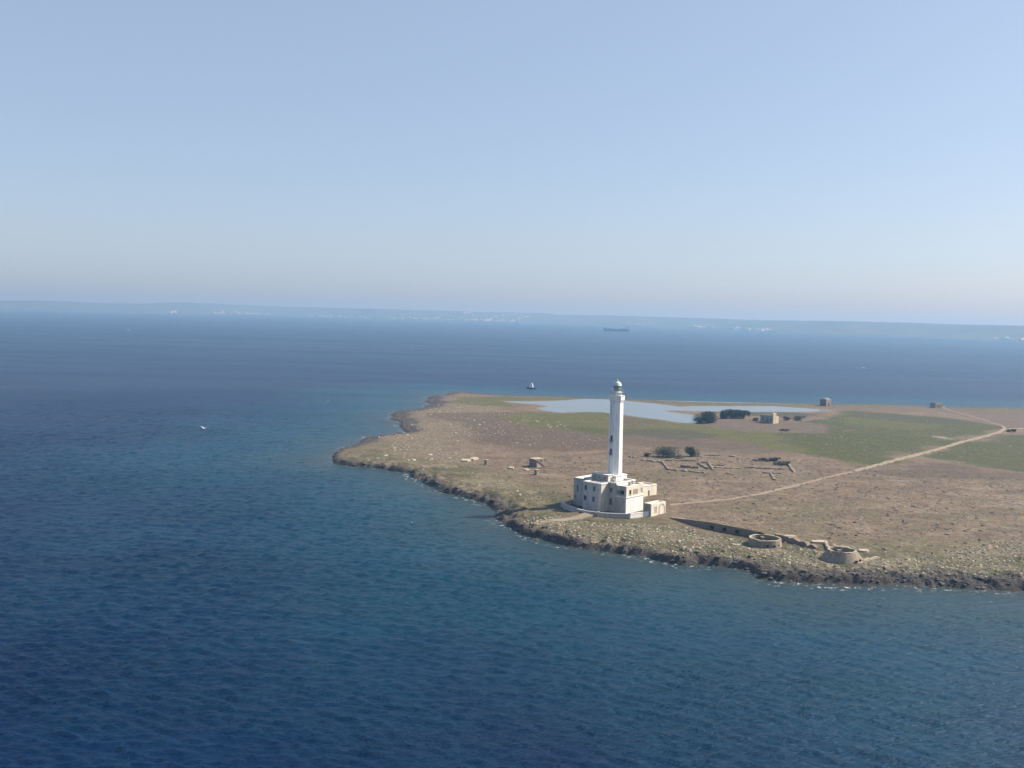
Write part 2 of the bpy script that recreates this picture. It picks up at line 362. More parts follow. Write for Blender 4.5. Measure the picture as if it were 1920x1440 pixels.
zone([(1480,815),(1640,812),(1760,828),(1640,860),(1540,850)], green, 8, 14, .6)
zone([(1740,846),(1880,814),(2300,814),(2300,884),(1920,882),(1850,880)], green, 9, 12, .95)
zone([(1335,770.5),(1480,771),(1545,776),(1500,781),(1360,775)], marsh, 5, 5, .9)
zone([(1308,794),(1350,785),(1420,784),(1500,789),(1557,797),(1545,807),(1450,811),(1370,803)], mauve, 5, 5, .95)
zone([(1600,774),(1780,784),(1850,796),(1700,789),(1610,780)], marsh, 6, 8, .7)
zone([(1620,884),(1760,868),(1850,884),(2300,890),(2300,907),(1850,902),(1700,896)], dark, 7, 10, .8)
zone([(1765,766),(2300,775),(2300,806),(1895,800),(1840,785)], mauve, 10, 12, .85)
zone([(1180,742),(2300,752),(2300,778),(1600,770),(1560,764),(1290,757)], mauve, 8, 10, .6)
zone([(1185,748),(1290,753),(1500,758),(1500,760),(1290,758),(1190,752)], olive, 5, 5, .8)
zone([(1742,816),(1760,814),(1785,818),(1780,822),(1755,820)], pale, 2, 4, .9)
zone([(1575,806),(1600,803),(1612,807),(1590,810)], (.33, .26, .19), 2, 4, .9)
zone([(1286,759.5),(1340,758.5),(1450,758.8),(1440,760.2),(1340,760.2)], pale, 2, 2, .8)
zone([(1500,753),(1530,754),(1520,757),(1490,756)], pale, 2, 3, .6)
# olive scrub mottling over the bare middle ground, and a scrubby strip along the far shore
n_st = fbm(X * .45, Y * 1.15, 7, 4, 77)
paint(sstep(.05, .4, n_st + .35 * n_big) * .55 * sstep(22, 45, sd) * sstep(430, 400, Y), (.205, .175, .095)); paint(sstep(.22, .5, -n_st + .4 * n_fin) * .5 * sstep(430, 400, Y), (.40, .325, .235))
paint(sstep(60, 25, sd + 12 * n_mid) * sstep(640, 700, Y) * sstep(-30, 60, X) * .75, (.185, .165, .075))
# coastal scrub belt, then bare rock at the water
w = 34 + 22 * sstep(-40, 120, X); belt = sstep(w, w * .45, sd + 14 * n_big) * sstep(520, 430, Y)
paint(belt * .85, olive); paint(belt * sstep(.0, .35, n_mid) * .75, (.125, .125, .055)); paint(belt * sstep(.05, .4, -n_mid + .4 * n_fin) * .65, (.36, .30, .20))
w = 5.5 + 2.2 * n_mid + 8 * sstep(430, 560, Y) + 4 * sstep(62, 90, X) * sstep(330, 260, Y)
rk = sstep(w + 5, w - 2, sd); paint(rk * .55, (.20, .175, .145)); rk = sstep(w, w - 4.5, sd); paint(rk * .95, rock)
paint(sstep(.1, .5, n_fin) * rk * .5, (.15, .13, .115)); paint(sstep(1.1, .1, sd) * .8, (.10, .085, .05))
lgs = lagoon_sd(X, Y); paint(sstep(-9, -2, lgs) * .45, (.23, .19, .125)); paint(sstep(-4.5, -1.5, lgs + 2 * n_mid) * .45, (.42, .37, .30))
t = NT('island soil'); c = t.attr('col', True)
f1 = t.noise(.55, 6, .7); f2 = t.noise(2.4, 4, .65); f3 = t.noise(.12, 5, .65)
c = t.mix(.7, c, t.ramp(f1, [(.33, .30), (.66, 1.4)]), 'MULTIPLY'); c = t.mix(.55, c, t.ramp(f2, [(.34, .35), (.66, 1.5)]), 'MULTIPLY'); c = t.mix(.5, c, t.ramp(f3, [(.3, .6), (.7, 1.2)]), 'MULTIPLY')
t.base(c).rough(.95).normal(t.bump(f2, .12, .8, t.bump(f1, .5, .8))); M['soil'] = t.m
nx, ny = len(xs), len(ys); idx = np.arange(nx * ny).reshape(ny, nx)
Q = np.stack([idx[:-1, :-1], idx[:-1, 1:], idx[1:, 1:], idx[1:, :-1]], -1); kp = sd > -9
kf = kp[:-1, :-1] | kp[1:, 1:] | kp[:-1, 1:] | kp[1:, :-1]
me = np_mesh('island_ground', np.stack([X.ravel(), Y.ravel(), Z.ravel()], 1), Q[kf].reshape(-1, 4), M['soil'])
set_attr(me, 'col', (C * ALB).reshape(-1, 3), 'FLOAT_COLOR')
island = tag(link(bpy.data.objects.new('island_ground', me)), kind='structure')

# lagoon water
t = NT('lagoon water'); t.base(t.mix(t.noise(.02, 4, .6, t.coord((1, .35, 1))), (.09, .115, .125), (.14, .155, .155))).rough(.22); t.b.inputs['IOR'].default_value = 1.333
t.b.inputs['Specular IOR Level'].default_value = .36; t.normal(t.bump(t.noise(.5, 4), .04, 1)); M['lagoon'] = t.m
mb = MB(); lx = [p[0] for p in LAG]; ly = [p[1] for p in LAG]
mb.add([(min(lx) - 20, min(ly) - 20, 1.3), (max(lx) + 20, min(ly) - 20, 1.3), (max(lx) + 20, max(ly) + 3, 1.3), (min(lx) - 20, max(ly) + 3, 1.3)], [(0, 1, 2, 3)])
tag(mb.build('lagoon', M['lagoon']), kind='structure')

# ------------------------------------------------------------------ paths
M['track'] = weathered('beaten limestone track', (.255, .21, .148), (.19, .152, .105), (.13, .10, .07), .45, streak=False)
M['track_faint'] = weathered('worn earth track', (.23, .18, .135), (.19, .145, .105), (.15, .11, .08), .4, streak=False)
def resample(pts, step):
    out = []
    for a, b in zip(pts[:-1], pts[1:]):
        n = max(1, int((b - a).length / step)); out += [a.lerp(b, i / n) for i in range(n)]
    return out + [pts[-1]]
def ribbon(name, pxs, width, lift, mat, rag=.25, pts=None):
    P = [Vector((p.x, p.y, 0)) for p in (pts or [on(*q) for q in pxs])]
    # one smoothing pass keeps the bends soft
    P = resample(P, 2.0); S = [P[0]] + [(P[i - 1] + P[i] * 2 + P[i + 1]) / 4 for i in range(1, len(P) - 1)] + [P[-1]]
    V = []; Fa = []
    for i, p in enumerate(S):
        d = (S[min(i + 1, len(S) - 1)] - S[max(i - 1, 0)]).normalized(); nrm = Vector((-d.y, d.x, 0))
        wl_ = width / 2 * (1 + rag * random.uniform(-1, 1)); wr = width / 2 * (1 + rag * random.uniform(-1, 1))
        c = hz(p.x, p.y)
        for off, up in ((-wr - .35, -.4), (-wr, lift), (-wr * .33, lift + .03), (wl_ * .33, lift + .03), (wl_, lift), (wl_ + .35, -.4)):
            q = p + nrm * off; zz = max(hz(q.x, q.y), c - .1) if up > 0 else hz(q.x, q.y)
            V.append((q.x, q.y, zz + up))
        if i:
            a = (i - 1) * 6; b = i * 6
            for k in range(5): Fa.append((a + k, a + k + 1, b + k + 1, b + k))
    return tag(MB().add(V, Fa).build(name, mat), kind='structure')
ribbon('path', [(1256,947),(1300,942),(1370,936),(1430,925),(1500,908),(1560,893),(1604,883)], 1.9, .07, M['track_faint'], .45)
ribbon('path', [(1600,884),(1650,871),(1700,858),(1750,845),(1800,830),(1840,820),(1870,812),(1884,804.5)], 2.4, .34, M['track'], .55)
ribbon('path', [(1884,804.5),(1880,799),(1860,793),(1840,786),(1810,778),(1780,769),(1764,764)], 1.7, .12, M['track_faint'], .5)
ribbon('path', [(1884,804.5),(1920,803.5),(2000,802),(2300,800)], 3.0, .2, M['track'], .45)
ribbon('path', [(1116,963),(1092,969),(1050,976),(1010,983),(970,990.5)], 3.0, .22, M['track'], .16)

# ------------------------------------------------------------------ far coast
WL = np.array([(-900,570),(-400,575),(0,582),(150,584),(290,587),(400,588.5),(500,590),(600,594),(700,598),(800,600),(900,602.5),(985,603.5),(1050,606),(1150,610),(1250,613),(1350,617),(1440,621.5),(1560,627),(1700,631),(1800,634.5),(1920,640),(2300,655),(2700,672)], float)
TOP = np.array([(-900,538),(-400,551),(0,563),(100,564.5),(200,568),(280,569.5),(296,567.3),(350,567),(440,571),(500,574),(600,576.5),(700,579),(800,582),(900,585),(1000,586.5),(1030,588),(1042,590),(1120,591),(1200,592.5),(1300,596),(1400,599),(1500,601),(1600,603),(1700,605),(1800,608),(1920,611),(2300,620),(2700,630)], float)
def far_pt(px, tt):
    px = np.asarray(px, float); shp = px.shape
    yw = np.interp(px, WL[:, 0], WL[:, 1]); yt = np.interp(px, TOP[:, 0], TOP[:, 1])
    out = []
    for a, b, c, u in zip(px.ravel(), yw.ravel(), yt.ravel(), np.broadcast_to(tt, shp).ravel()):
        p = at(a, b, 0.0); r = ray(a, c); D = math.hypot(p.x, p.y) * 1.22; k = D / math.hypot(r.x, r.y); q = Vector((0, 0, H)) + r * k
        g = p.lerp(q, u); e = u * u * (3 - 2 * u) * .35 + u * .65; g.z = -2 + (q.z + 2) * e if u < 1 else q.z - (u - 1) * 120
        out.append(g)
    return out
cols = np.arange(-900, 2701, 6.0); rows = [0, .015, .05, .1, .17, .25, .34, .44, .55, .66, .77, .88, 1.0, 1.2, 1.6]
V = np.array([[tuple(v) for v in far_pt(cols, r_)] for r_ in rows])
nzf = fbm(V[..., 0], V[..., 1], 420, 5, 71); V[..., 2] += np.array([0, .3, .7, 1, 1, 1, 1, 1, 1, 1, 1, .8, .5, .5, 0])[:, None] * (nzf * 7 + 4.0 * fbm(V[..., 0], V[..., 1], 90, 3, 72))
nr, nc = V.shape[:2]; idx = np.arange(nr * nc).reshape(nr, nc)
Q = np.stack([idx[:-1, :-1], idx[:-1, 1:], idx[1:, 1:], idx[1:, :-1]], -1).reshape(-1, 4)
t = NT('wooded hills'); n1 = t.noise(.004, 5, .6); n2 = t.noise(.03, 5, .7)
c = t.mix(t.ramp(n1, [(.35, 0.), (.62, 1.)]), (.028, .036, .022), (.08, .075, .05)); c = t.mix(.6, c, t.ramp(n2, [(.3, .4), (.7, 1.3)]), 'MULTIPLY'); t.base(c); M['hills'] = t.m
me = np_mesh('hills', V.reshape(-1, 3), Q, M['hills']); tag(link(bpy.data.objects.new('hills', me)), kind='structure')
for i, c in enumerate([(.64, .62, .59), (.52, .46, .41), (.55, .46, .42), (.74, .73, .71)]): M['far%d' % i] = plain('distant render %d' % i, c, .8, 0, .15, .05)
def town_mesh(kind, seed):
    r = random.Random(seed); m = MB(); w = r.uniform(13, 26); dp = r.uniform(10, 16); h = r.uniform(7, 12)
    m.box(-w / 2, w / 2, -dp / 2, dp / 2, -6, h)
    if kind == 0: m.box(-w / 2 + 1, w / 2 * r.uniform(-.2, .4), -dp / 2 + 1, dp / 2 - 1, h, h + r.uniform(2.5, 4))
    elif kind == 1: m.add([(-w/2-.4, -dp/2-.4, h), (w/2+.4, -dp/2-.4, h), (w/2+.4, dp/2+.4, h), (-w/2-.4, dp/2+.4, h), (-w/2, 0, h+3), (w/2, 0, h+3)], [(0,1,5,4),(2,3,4,5),(1,2,5),(3,0,4),(0,3,2,1)])
    elif kind == 2: m.box(w / 2, w / 2 + w * .6, -dp / 2 + 1, dp / 2 - 1, -6, h * .6); m.box(-2, 2, -2, 2, h, h + 2.6)
    else: m.box(-w / 2 + .5, w / 2 - .5, -dp / 2 + .5, dp / 2 - .5, h, h + 3); m.box(-w / 4, w / 8, -3, 3, h + 3, h + 5.5)
    for fl in range(int(h // 3.2)):                                   # window openings, storey by storey
        for k in range(int(w // 3.6)):
            x0 = -w / 2 + 1.2 + k * 3.6; m.box(x0, x0 + 1.3, -dp / 2 - .12, -dp / 2 + .02, 1 + fl * 3.2, 2.6 + fl * 3.2)
    me = m.mesh('house'); me.materials.append(M['far%d' % r.choice([0, 0, 1, 2, 3, 3])]); me.materials.append(M['shutter'])
    nb = len(me.polygons); nwin = int(h // 3.2) * int(w // 3.6) * 6
    for p in list(me.polygons)[nb - nwin:] if nwin else []: p.material_index = 1
    return me
TM = [town_mesh(k % 4, 50 + k) for k in range(12)]
clusters = [
 (312, 352, 5, .02, .12, 'small pale house below the wooded headland at far left', 'houses below the far headland'),
 (398, 452, 15, .02, .30, 'pale house in the left half of the white waterfront hamlet', 'houses of the left hamlet'),
 (454, 506, 16, .01, .16, 'white house at the right end of the left waterfront hamlet', 'houses at the hamlet end'),
 (580, 690, 13, .02, .18, 'lone pale house on the far shore between the two towns', 'houses between the far towns'),
 (735, 846, 26, .02, .45, 'pale house in the left outskirts of the large distant town', 'houses in the town outskirts'),
 (848, 990, 58, .01, .80, 'white house in the dense centre of the large distant town', 'houses in the town centre'),
 (1176, 1216, 8, .01, .10, 'white house on the far shore just right of the cargo ship', 'houses right of the ship'),
 (1288, 1352, 11, .02, .16, 'pale house in the small shore village right of the ship', 'houses of the shore village'),
 (1366, 1452, 20, .01, .14, 'white house in the bright waterfront row right of the village', 'houses of the bright row'),
 (1850, 1922, 10, .01, .14, 'pale house on the far shore at the right edge', 'houses at the right edge')]
for a, b, n, t0, t1, lab, grp in clusters:
    made = []
    for k in range(int(n * 1.25)):
        px = random.uniform(a, b); tt = t0 + (t1 - t0) * random.random() ** 2.2
        p = far_pt(np.array([px]), tt)[0]; o = bpy.data.objects.new('house', random.choice(TM)); link(o)
        near = math.hypot(p.x, p.y) / 8000
        o.location = (p.x, p.y, max(p.z, 1)); o.rotation_euler = (0, 0, random.uniform(-.5, .5)); s = random.uniform(.6, 1.3) * max(.7, min(1.1, near)); o.scale = (s * random.uniform(.8, 1.5), s, s * random.uniform(.8, 1.25))
        tag(o, lab, 'house', grp); made.append((px, tt, o))
    made.sort(key=lambda m: m[0]); town = grp.replace('houses ', '')
    made[0][2]['label'] = 'leftmost pale house ' + town; made[-1][2]['label'] = 'rightmost pale house ' + town
    top = max(made[1:-1], key=lambda m: m[1]); top[2]['label'] = 'pale house highest up the slope ' + town

# ------------------------------------------------------------------ lighthouse compound
YAW = R(47); C0 = at(1173.2, 963.5, 2.6); GZ = 2.55
cu = Vector((math.cos(YAW), math.sin(YAW), 0)); cw = Vector((-math.sin(YAW), math.cos(YAW), 0))
def L2W(u, w): return Vector((C0.x, C0.y, 0)) + cu * u + cw * w
house = empty('keepers_house', (C0.x, C0.y, GZ), YAW, 'two-storey white flat-roofed keepers house around the foot of the lighthouse', 'building')
def wallM(p0, p1):
    p0 = Vector((*p0, 0)); p1 = Vector((*p1, 0)); d = (p1 - p0).normalized(); inn = Vector((-d.y, d.x, 0))
    return Matrix.Translation(p0) @ Matrix(((d.x, inn.x, 0, 0), (d.y, inn.y, 0, 0), (0, 0, 1, 0), (0, 0, 0, 1))), (p1 - p0).length
def wall(parent, p0, p1, z0, z1, mat, openings=(), th=.45, name='wall'):
    """outer face runs p0 -> p1 with the outside on the right; openings (x0,x1,z0,z1,kind)"""
    m, L = wallM(p0, p1); mb = MB()
    ux = sorted({0, L, *[o[0] for o in openings], *[o[1] for o in openings]}); uz = sorted({z0, z1, *[o[2] for o in openings], *[o[3] for o in openings]})
    for a, b in zip(ux[:-1], ux[1:]):
        run = None
        for c, d in list(zip(uz[:-1], uz[1:])) + [(None, None)]:
            solid = c is not None and not any(o[0] <= (a + b) / 2 <= o[1] and o[2] <= (c + d) / 2 <= o[3] for o in openings)
            if solid: run = [run[0] if run else c, d]
            elif run: mb.box(a, b, 0, th, run[0], run[1], m); run = None
    wobj = mb.build(name, mat, parent)
    for x0, x1, a, b, kind in openings:
        fr = MB()
        if kind == 'board':
            fr.box(x0, x1, .06, .16, a, b, m).build('boarded_opening', M['board'], parent); continue
        if kind == 'blind':
            fr.box(x0, x1, .10, .20, a, b, m).build('blind_panel', M['plaster_worn_shade'], parent); continue
        e = .09
        for q in ((x0, x0 + e, a, b), (x1 - e, x1, a, b), (x0 + e, x1 - e, a, a + e), (x0 + e, x1 - e, b - e, b)): fr.box(q[0], q[1], .16, .26, q[2], q[3], m)
        fr.box((x0 + x1) / 2 - .035, (x0 + x1) / 2 + .035, .17, .25, a + e, b - e, m)
        f = fr.build('door' if kind == 'door' else 'window', M['frame'], parent)
        MB().box(x0 + e, x1 - e, .22, .24, a + e, b - e, m).build('pane', M['dark'], f)
        if kind == 'shut': MB().box(x0 + e, x0 + e + (x1 - x0) * .42, .10, .15, a + e, b - e, m).build('shutter', M['shutter'], f)
        if kind != 'door': MB().box(x0 - .12, x1 + .12, -.10, .12, a - .14, a - .004, m).build('sill', M['plaster_worn_shade'], f)
    return wobj
def strip(parent, p0, p1, z0, z1, out, mat, name='cornice', ext=0.0):
    m, L = wallM(p0, p1); return MB().box(-ext, L + ext, -out, .02, z0, z1, m).build(name, mat, parent)
PL, PW = M['plaster'], M['plaster_worn_shade']
# near wing
hE = 8.9
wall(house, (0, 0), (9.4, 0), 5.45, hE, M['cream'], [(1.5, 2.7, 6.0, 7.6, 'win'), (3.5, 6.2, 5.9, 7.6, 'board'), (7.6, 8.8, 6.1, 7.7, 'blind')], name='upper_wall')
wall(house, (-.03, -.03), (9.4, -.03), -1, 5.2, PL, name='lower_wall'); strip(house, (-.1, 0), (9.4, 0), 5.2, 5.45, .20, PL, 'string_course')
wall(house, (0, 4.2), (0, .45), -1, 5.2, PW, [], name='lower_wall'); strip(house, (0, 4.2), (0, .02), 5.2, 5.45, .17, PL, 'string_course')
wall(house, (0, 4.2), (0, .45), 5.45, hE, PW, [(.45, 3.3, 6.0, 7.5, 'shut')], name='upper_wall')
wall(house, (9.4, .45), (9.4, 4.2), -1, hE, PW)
MB().box(.45, 8.95, .45, 4.2, hE - .6, hE - .35).build('roof', M['roof_pale'], house)
# main body
hM = 9.6
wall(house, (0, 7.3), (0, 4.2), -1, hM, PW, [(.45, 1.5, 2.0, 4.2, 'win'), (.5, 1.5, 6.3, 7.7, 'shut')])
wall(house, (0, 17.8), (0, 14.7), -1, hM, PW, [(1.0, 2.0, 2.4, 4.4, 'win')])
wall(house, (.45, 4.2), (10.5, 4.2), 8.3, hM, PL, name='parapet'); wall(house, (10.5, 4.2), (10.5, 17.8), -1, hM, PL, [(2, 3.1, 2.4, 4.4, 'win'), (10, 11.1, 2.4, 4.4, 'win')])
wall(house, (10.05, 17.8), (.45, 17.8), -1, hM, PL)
MB().box(.45, 10.05, 4.65, 17.35, hM - .95, hM - .65).build('roof', M['roof'], house)
strip(house, (0, 7.3), (0, 4.2), hM - .35, hM + .03, .16, PL); strip(house, (-.16, 4.2), (10.6, 4.2), hM - .32, hM + .06, .15, PL)
# far wing
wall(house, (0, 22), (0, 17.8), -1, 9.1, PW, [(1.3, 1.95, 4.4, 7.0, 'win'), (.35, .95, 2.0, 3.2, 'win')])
wall(house, (9.4, 22), (.45, 22), -1, 9.1, PL); wall(house, (9.4, 17.8), (9.4, 21.55), -1, 9.1, PL)
MB().box(.45, 8.95, 17.83, 21.55, 8.3, 8.6).build('roof', M['roof_pale'], house); strip(house, (0, 22.1), (0, 17.8), 8.85, 9.14, .12, PW)
# projecting front bay
hB = 9.3
wall(house, (-3.9, 14.7), (-3.9, 7.3), -1, hB, M['plaster_grey_shade'], [(.45, 1.45, 6.4, 8.1, 'win'), (4.0, 5.0, 6.5, 8.2, 'shut'), (.2, 1.35, 2.9, 4.6, 'win'), (3.85, 4.8, 2.9, 4.7, 'win')])
wall(house, (-3.45, 7.3), (-.002, 7.3), -1, hB, M['plaster_bay']); wall(house, (-.002, 14.7), (-3.45, 14.7), -1, hB, PL)
MB().box(-3.45, -.01, 7.75, 14.25, hB - .55, hB - .3).build('roof', M['roof'], house)
strip(house, (-3.9, 14.8), (-3.9, 7.2), hB - .3, hB + .03, .14, PL); strip(house, (-4.03, 7.3), (-.02, 7.3), hB - .28, hB + .05, .12, PL)
m_ = MB(); m_.box(-3.96, -3.88, 7.24, 8.3, -1, hB - .31); m_.build('corner_pilaster', M['cream'], house)
# penthouse on the roof in front of the tower
hA = 11.0; r0 = hM - .66
wall(house, (2.8, 16.6), (2.8, 9.7), r0, hA, PW, [(.8, 1.4, 9.6, 10.4, 'win'), (2.9, 3.6, 9.6, 10.4, 'win'), (5.2, 5.9, 9.6, 10.4, 'win')], .3)
wall(house, (3.1, 9.7), (5.65, 9.7), r0, hA, PL, [(.9, 1.5, 9.6, 10.4, 'win')], .3); wall(house, (5.65, 10.0), (5.65, 16.6), r0, hA, PL, [], .3); wall(house, (5.65, 16.6), (3.1, 16.6), r0, hA, PL, [], .3)
MB().box(2.6, 5.66, 9.5, 16.8, hA, hA + .2).build('roof', M['roof_pale'], house)
m_ = MB()
for q in ((1.4, 6.0), (4.2, 1.6), (7.0, 2.6)): m_ = MB(); zr = hE - .36 if q[1] < 4 else hM - .66; m_.box(q[0], q[0] + .8, q[1], q[1] + .8, zr, zr + 1.1); m_.box(q[0] - .08, q[0] + .88, q[1] - .08, q[1] + .88, zr + 1.1, zr + 1.22); m_.build('chimney', PW, house)
# low front yard steps
# tower
TU, TW = 8.5, 11.4; tw = L2W(TU, TW)
tower = empty('lighthouse', (tw.x, tw.y, GZ), YAW, 'tall white octagonal lighthouse tower with a green-domed lantern', 'lighthouse')
MB().box(-2.95, 2.95, -2.95, 2.95, r0 - .2, 10.55).box(-3.1, 3.1, -3.1, 3.1, 10.55, 10.75).build('plinth', PL, tower)
A8 = R(22.5)
sh = MB().lathe([(2.58, 10.76), (2.27, 35.0)], 8, A8); shaft = sh.build('shaft', M['tower'], tower)
g = MB().lathe([(2.27, 35.0), (2.42, 35.25), (2.42, 35.5), (2.66, 35.8), (2.69, 37.1), (2.77, 37.15), (2.77, 37.3), (2.5, 37.3), (2.5, 36.4), (.1, 36.4)], 8, A8); g.build('gallery', M['tower'], tower)
g = MB().lathe([(1.66, 36.4), (1.62, 38.25), (1.75, 38.3), (1.75, 38.42), (.1, 38.42)], 24); g.sm = False; g.build('lantern_drum', M['tower'], tower)
g = MB().lathe([(1.76, 38.28), (2.2, 38.33), (2.2, 38.41), (1.76, 38.41)], 24, caps=False); g.build('balcony', M['iron'], tower)
rail = MB()
for k in range(16):
    a = 2 * math.pi * k / 16; rail.tube((2.12 * math.cos(a), 2.12 * math.sin(a), 38.4), (2.12 * math.cos(a), 2.12 * math.sin(a), 39.4), .035, 5)
    b = 2 * math.pi * (k + 1) / 16
    for zz in (38.9, 39.4): rail.tube((2.12 * math.cos(a), 2.12 * math.sin(a), zz), (2.12 * math.cos(b), 2.12 * math.sin(b), zz), .03, 5)
rail.build('railing', M['iron'], tower)
lan = MB().lathe([(1.32, 38.42), (1.32, 38.75)], 12).build('lantern_room', M['tower'], tower)
for k in range(12):
    a = 2 * math.pi * k / 12; b = 2 * math.pi * (k + 1) / 12; ca, sa, cb, sb = math.cos(a), math.sin(a), math.cos(b), math.sin(b)
    MB().add([(1.28 * ca, 1.28 * sa, 38.76), (1.28 * cb, 1.28 * sb, 38.76), (1.28 * cb, 1.28 * sb, 40.6), (1.28 * ca, 1.28 * sa, 40.6), (1.26 * ca, 1.26 * sa, 38.76), (1.26 * cb, 1.26 * sb, 38.76), (1.26 * cb, 1.26 * sb, 40.6), (1.26 * ca, 1.26 * sa, 40.6)], [(0, 1, 2, 3), (5, 4, 7, 6)]).build('pane', M['glass'], lan)
    MB().tube((1.3 * ca, 1.3 * sa, 38.75), (1.3 * ca, 1.3 * sa, 40.62), .06, 5).build('mullion', M['frame'], lan)
MB().lathe([(.25, 38.76), (.6, 39.2), (.68, 39.7), (.6, 40.2), (.3, 40.5)], 12).build('lens', M['lens'], lan)
dm = MB().lathe([(1.5, 40.6), (1.52, 40.75), (1.42, 40.8), (1.36, 41.15), (1.15, 41.55), (.8, 41.85), (.4, 42.0), (.28, 42.05), (.28, 42.3), (.36, 42.35), (.3, 42.6), (.05, 42.75)], 20); dm.sm = True
dome = dm.build('dome', M['copper'], tower); MB().tube((0, 0, 42.7), (0, 0, 43.6), .03, 5).build('lightning_rod', M['iron'], dome)
# slit windows with small iron brackets on the face towards the sea
def tower_window(z, ang):
    r = (2.58 + (2.27 - 2.58) * (z - 10.76) / 24.24) * math.cos(A8)
    m = Matrix.Rotation(ang, 4, 'Z') @ Matrix.Translation((r, 0, z)); w = MB()
    for q in ((-.42, -.3, -1.0, 1.0), (.3, .42, -1.0, 1.0), (-.3, .3, -1.0, -.88), (-.3, .3, .88, 1.0)): w.box(-.12, .12, q[0], q[1], q[2], q[3], m)
    f = w.build('window', M['frame'], tower); MB().box(-.12, .03, -.3, .3, -.88, .88, m).build('pane', M['dark'], f)
    b = MB(); b.box(.0, .55, -.7, .7, -1.2, -1.1, m)
    for yy in (-.66, 0, .66): b.box(.48, .54, yy - .03, yy + .03, -1.1, -.3, m)
    b.box(.48, .54, -.7, .7, -.3, -.22, m); b.build('bracket', M['iron'], f)
for z in (23.0, 18.6): tower_window(z, R(180))
cb = MB(); r1 = 2.60
cb.tube((-2.42, .55, 10.8), (-2.14, .45, 34.9), .05, 5); cb.build('cable', M['iron'], tower)
# annex, rear building, yard wall
ann = empty('annex', tuple(L2W(0, 0)[:2]) + (GZ,), YAW, 'low cream annex block with blocked arch right of the keepers house', 'building')
wall(ann, (2.9, -7.9), (10.9, -7.9), -1, 4.0, M['cream'], [(1.5, 3.0, .6, 2.9, 'blind')]); wall(ann, (2.9, -4.9), (2.9, -7.45), -1, 4.0, M['board']); wall(ann, (10.9, -7.45), (10.9, -4.9), -1, 4.0, M['cream']); wall(ann, (10.45, -4.9), (3.35, -4.9), -1, 4.0, M['cream'])
MB().box(3.35, 10.45, -7.45, -5.35, 3.5, 3.7).build('roof', M['roof_pale'], ann)
arch = MB(); ms, L_ = wallM((2.9, -7.9), (10.9, -7.9)); n = 16
for k in range(n):
    a = math.pi * k / n; b = math.pi * (k + 1) / n
    for (r_a, r_b) in ((1.35, 1.6),):
        pts = [(5.9 - r_a * math.cos(a), 1.9 + r_a * math.sin(a)), (5.9 - r_b * math.cos(a), 1.9 + r_b * math.sin(a)), (5.9 - r_b * math.cos(b), 1.9 + r_b * math.sin(b)), (5.9 - r_a * math.cos(b), 1.9 + r_a * math.sin(b))]
        arch.add([ms @ Vector((x, -.07, z)) for x, z in pts] + [ms @ Vector((x, .02, z)) for x, z in pts], [(0, 1, 2, 3), (0, 4, 5, 1), (3, 2, 6, 7), (1, 5, 6, 2), (0, 3, 7, 4)])
for x0 in (4.3, 7.25): arch.box(x0, x0 + .25, -.07, .02, .1, 1.9, ms)
arch.build('arch_surround', M['board'], ann)
rp = on(1231, 927); rear = empty('rear_building', (rp.x, rp.y, GZ), R(44), 'small single-storey cream building behind the keepers house with a dark doorway', 'building')
wall(rear, (-13, 0), (0, 0), -1, 4.1, M['cream'], [(8.1, 9.0, .05, 2.2, 'door'), (2, 3, 1.2, 2.4, 'win')]); wall(rear, (0, .45), (0, 6), -1, 4.1, M['cream']); wall(rear, (-.45, 6), (-13, 6), -1, 4.1, M['cream']); wall(rear, (-13, 5.55), (-13, .45), -1, 4.1, PW)
MB().box(-12.55, -.45, .45, 5.55, 3.4, 3.6).build('roof', M['roof_pale'], rear); strip(rear, (-13.05, 0), (.05, 0), 3.9, 4.13, .1, PL)
yard = empty('yard_wall', tuple(on(1180, 972.5)[:2]) + (GZ,), 0, 'low plastered wall enclosing the yard in front of the keepers house', 'wall')
yp = [on(*p) for p in ((1217.3,968.2),(1180,973),(1122,969),(1093,961.5),(1058,955),(1053,951),(1077,944))]
for k, (a, b) in enumerate(zip(yp[1:], yp[:-1])):
    a = a - yp[1]; b = b - yp[1]; sh_ = .24 if k else 0
    wall(yard, (a.x, a.y), (b.x, b.y), -1.2, 1.4 - .08 * (k % 2), PL if k == 0 else PW, [], .42, 'wall_panel')  # sunlit panel white; shaded panels get darker plaster, so shade is painted in
    m, L = wallM((a.x, a.y), (b.x, b.y)); MB().box(.0, L, -.06, .48, 1.406 - .08 * (k % 2), 1.5 - .08 * (k % 2), m).build('coping', PL if k == 0 else M['plaster_grey_shade'], yard)  # coping colour likewise darkened on the shaded panels
for p in yp[1:6]: q = p - yp[1]; MB().box(q.x - .3, q.x + .3, q.y - .3, q.y + .3, -1.2, 1.62).box(q.x - .36, q.x + .36, q.y - .36, q.y + .36, 1.62, 1.74).build('post', M['plaster_grey_shade'], yard)

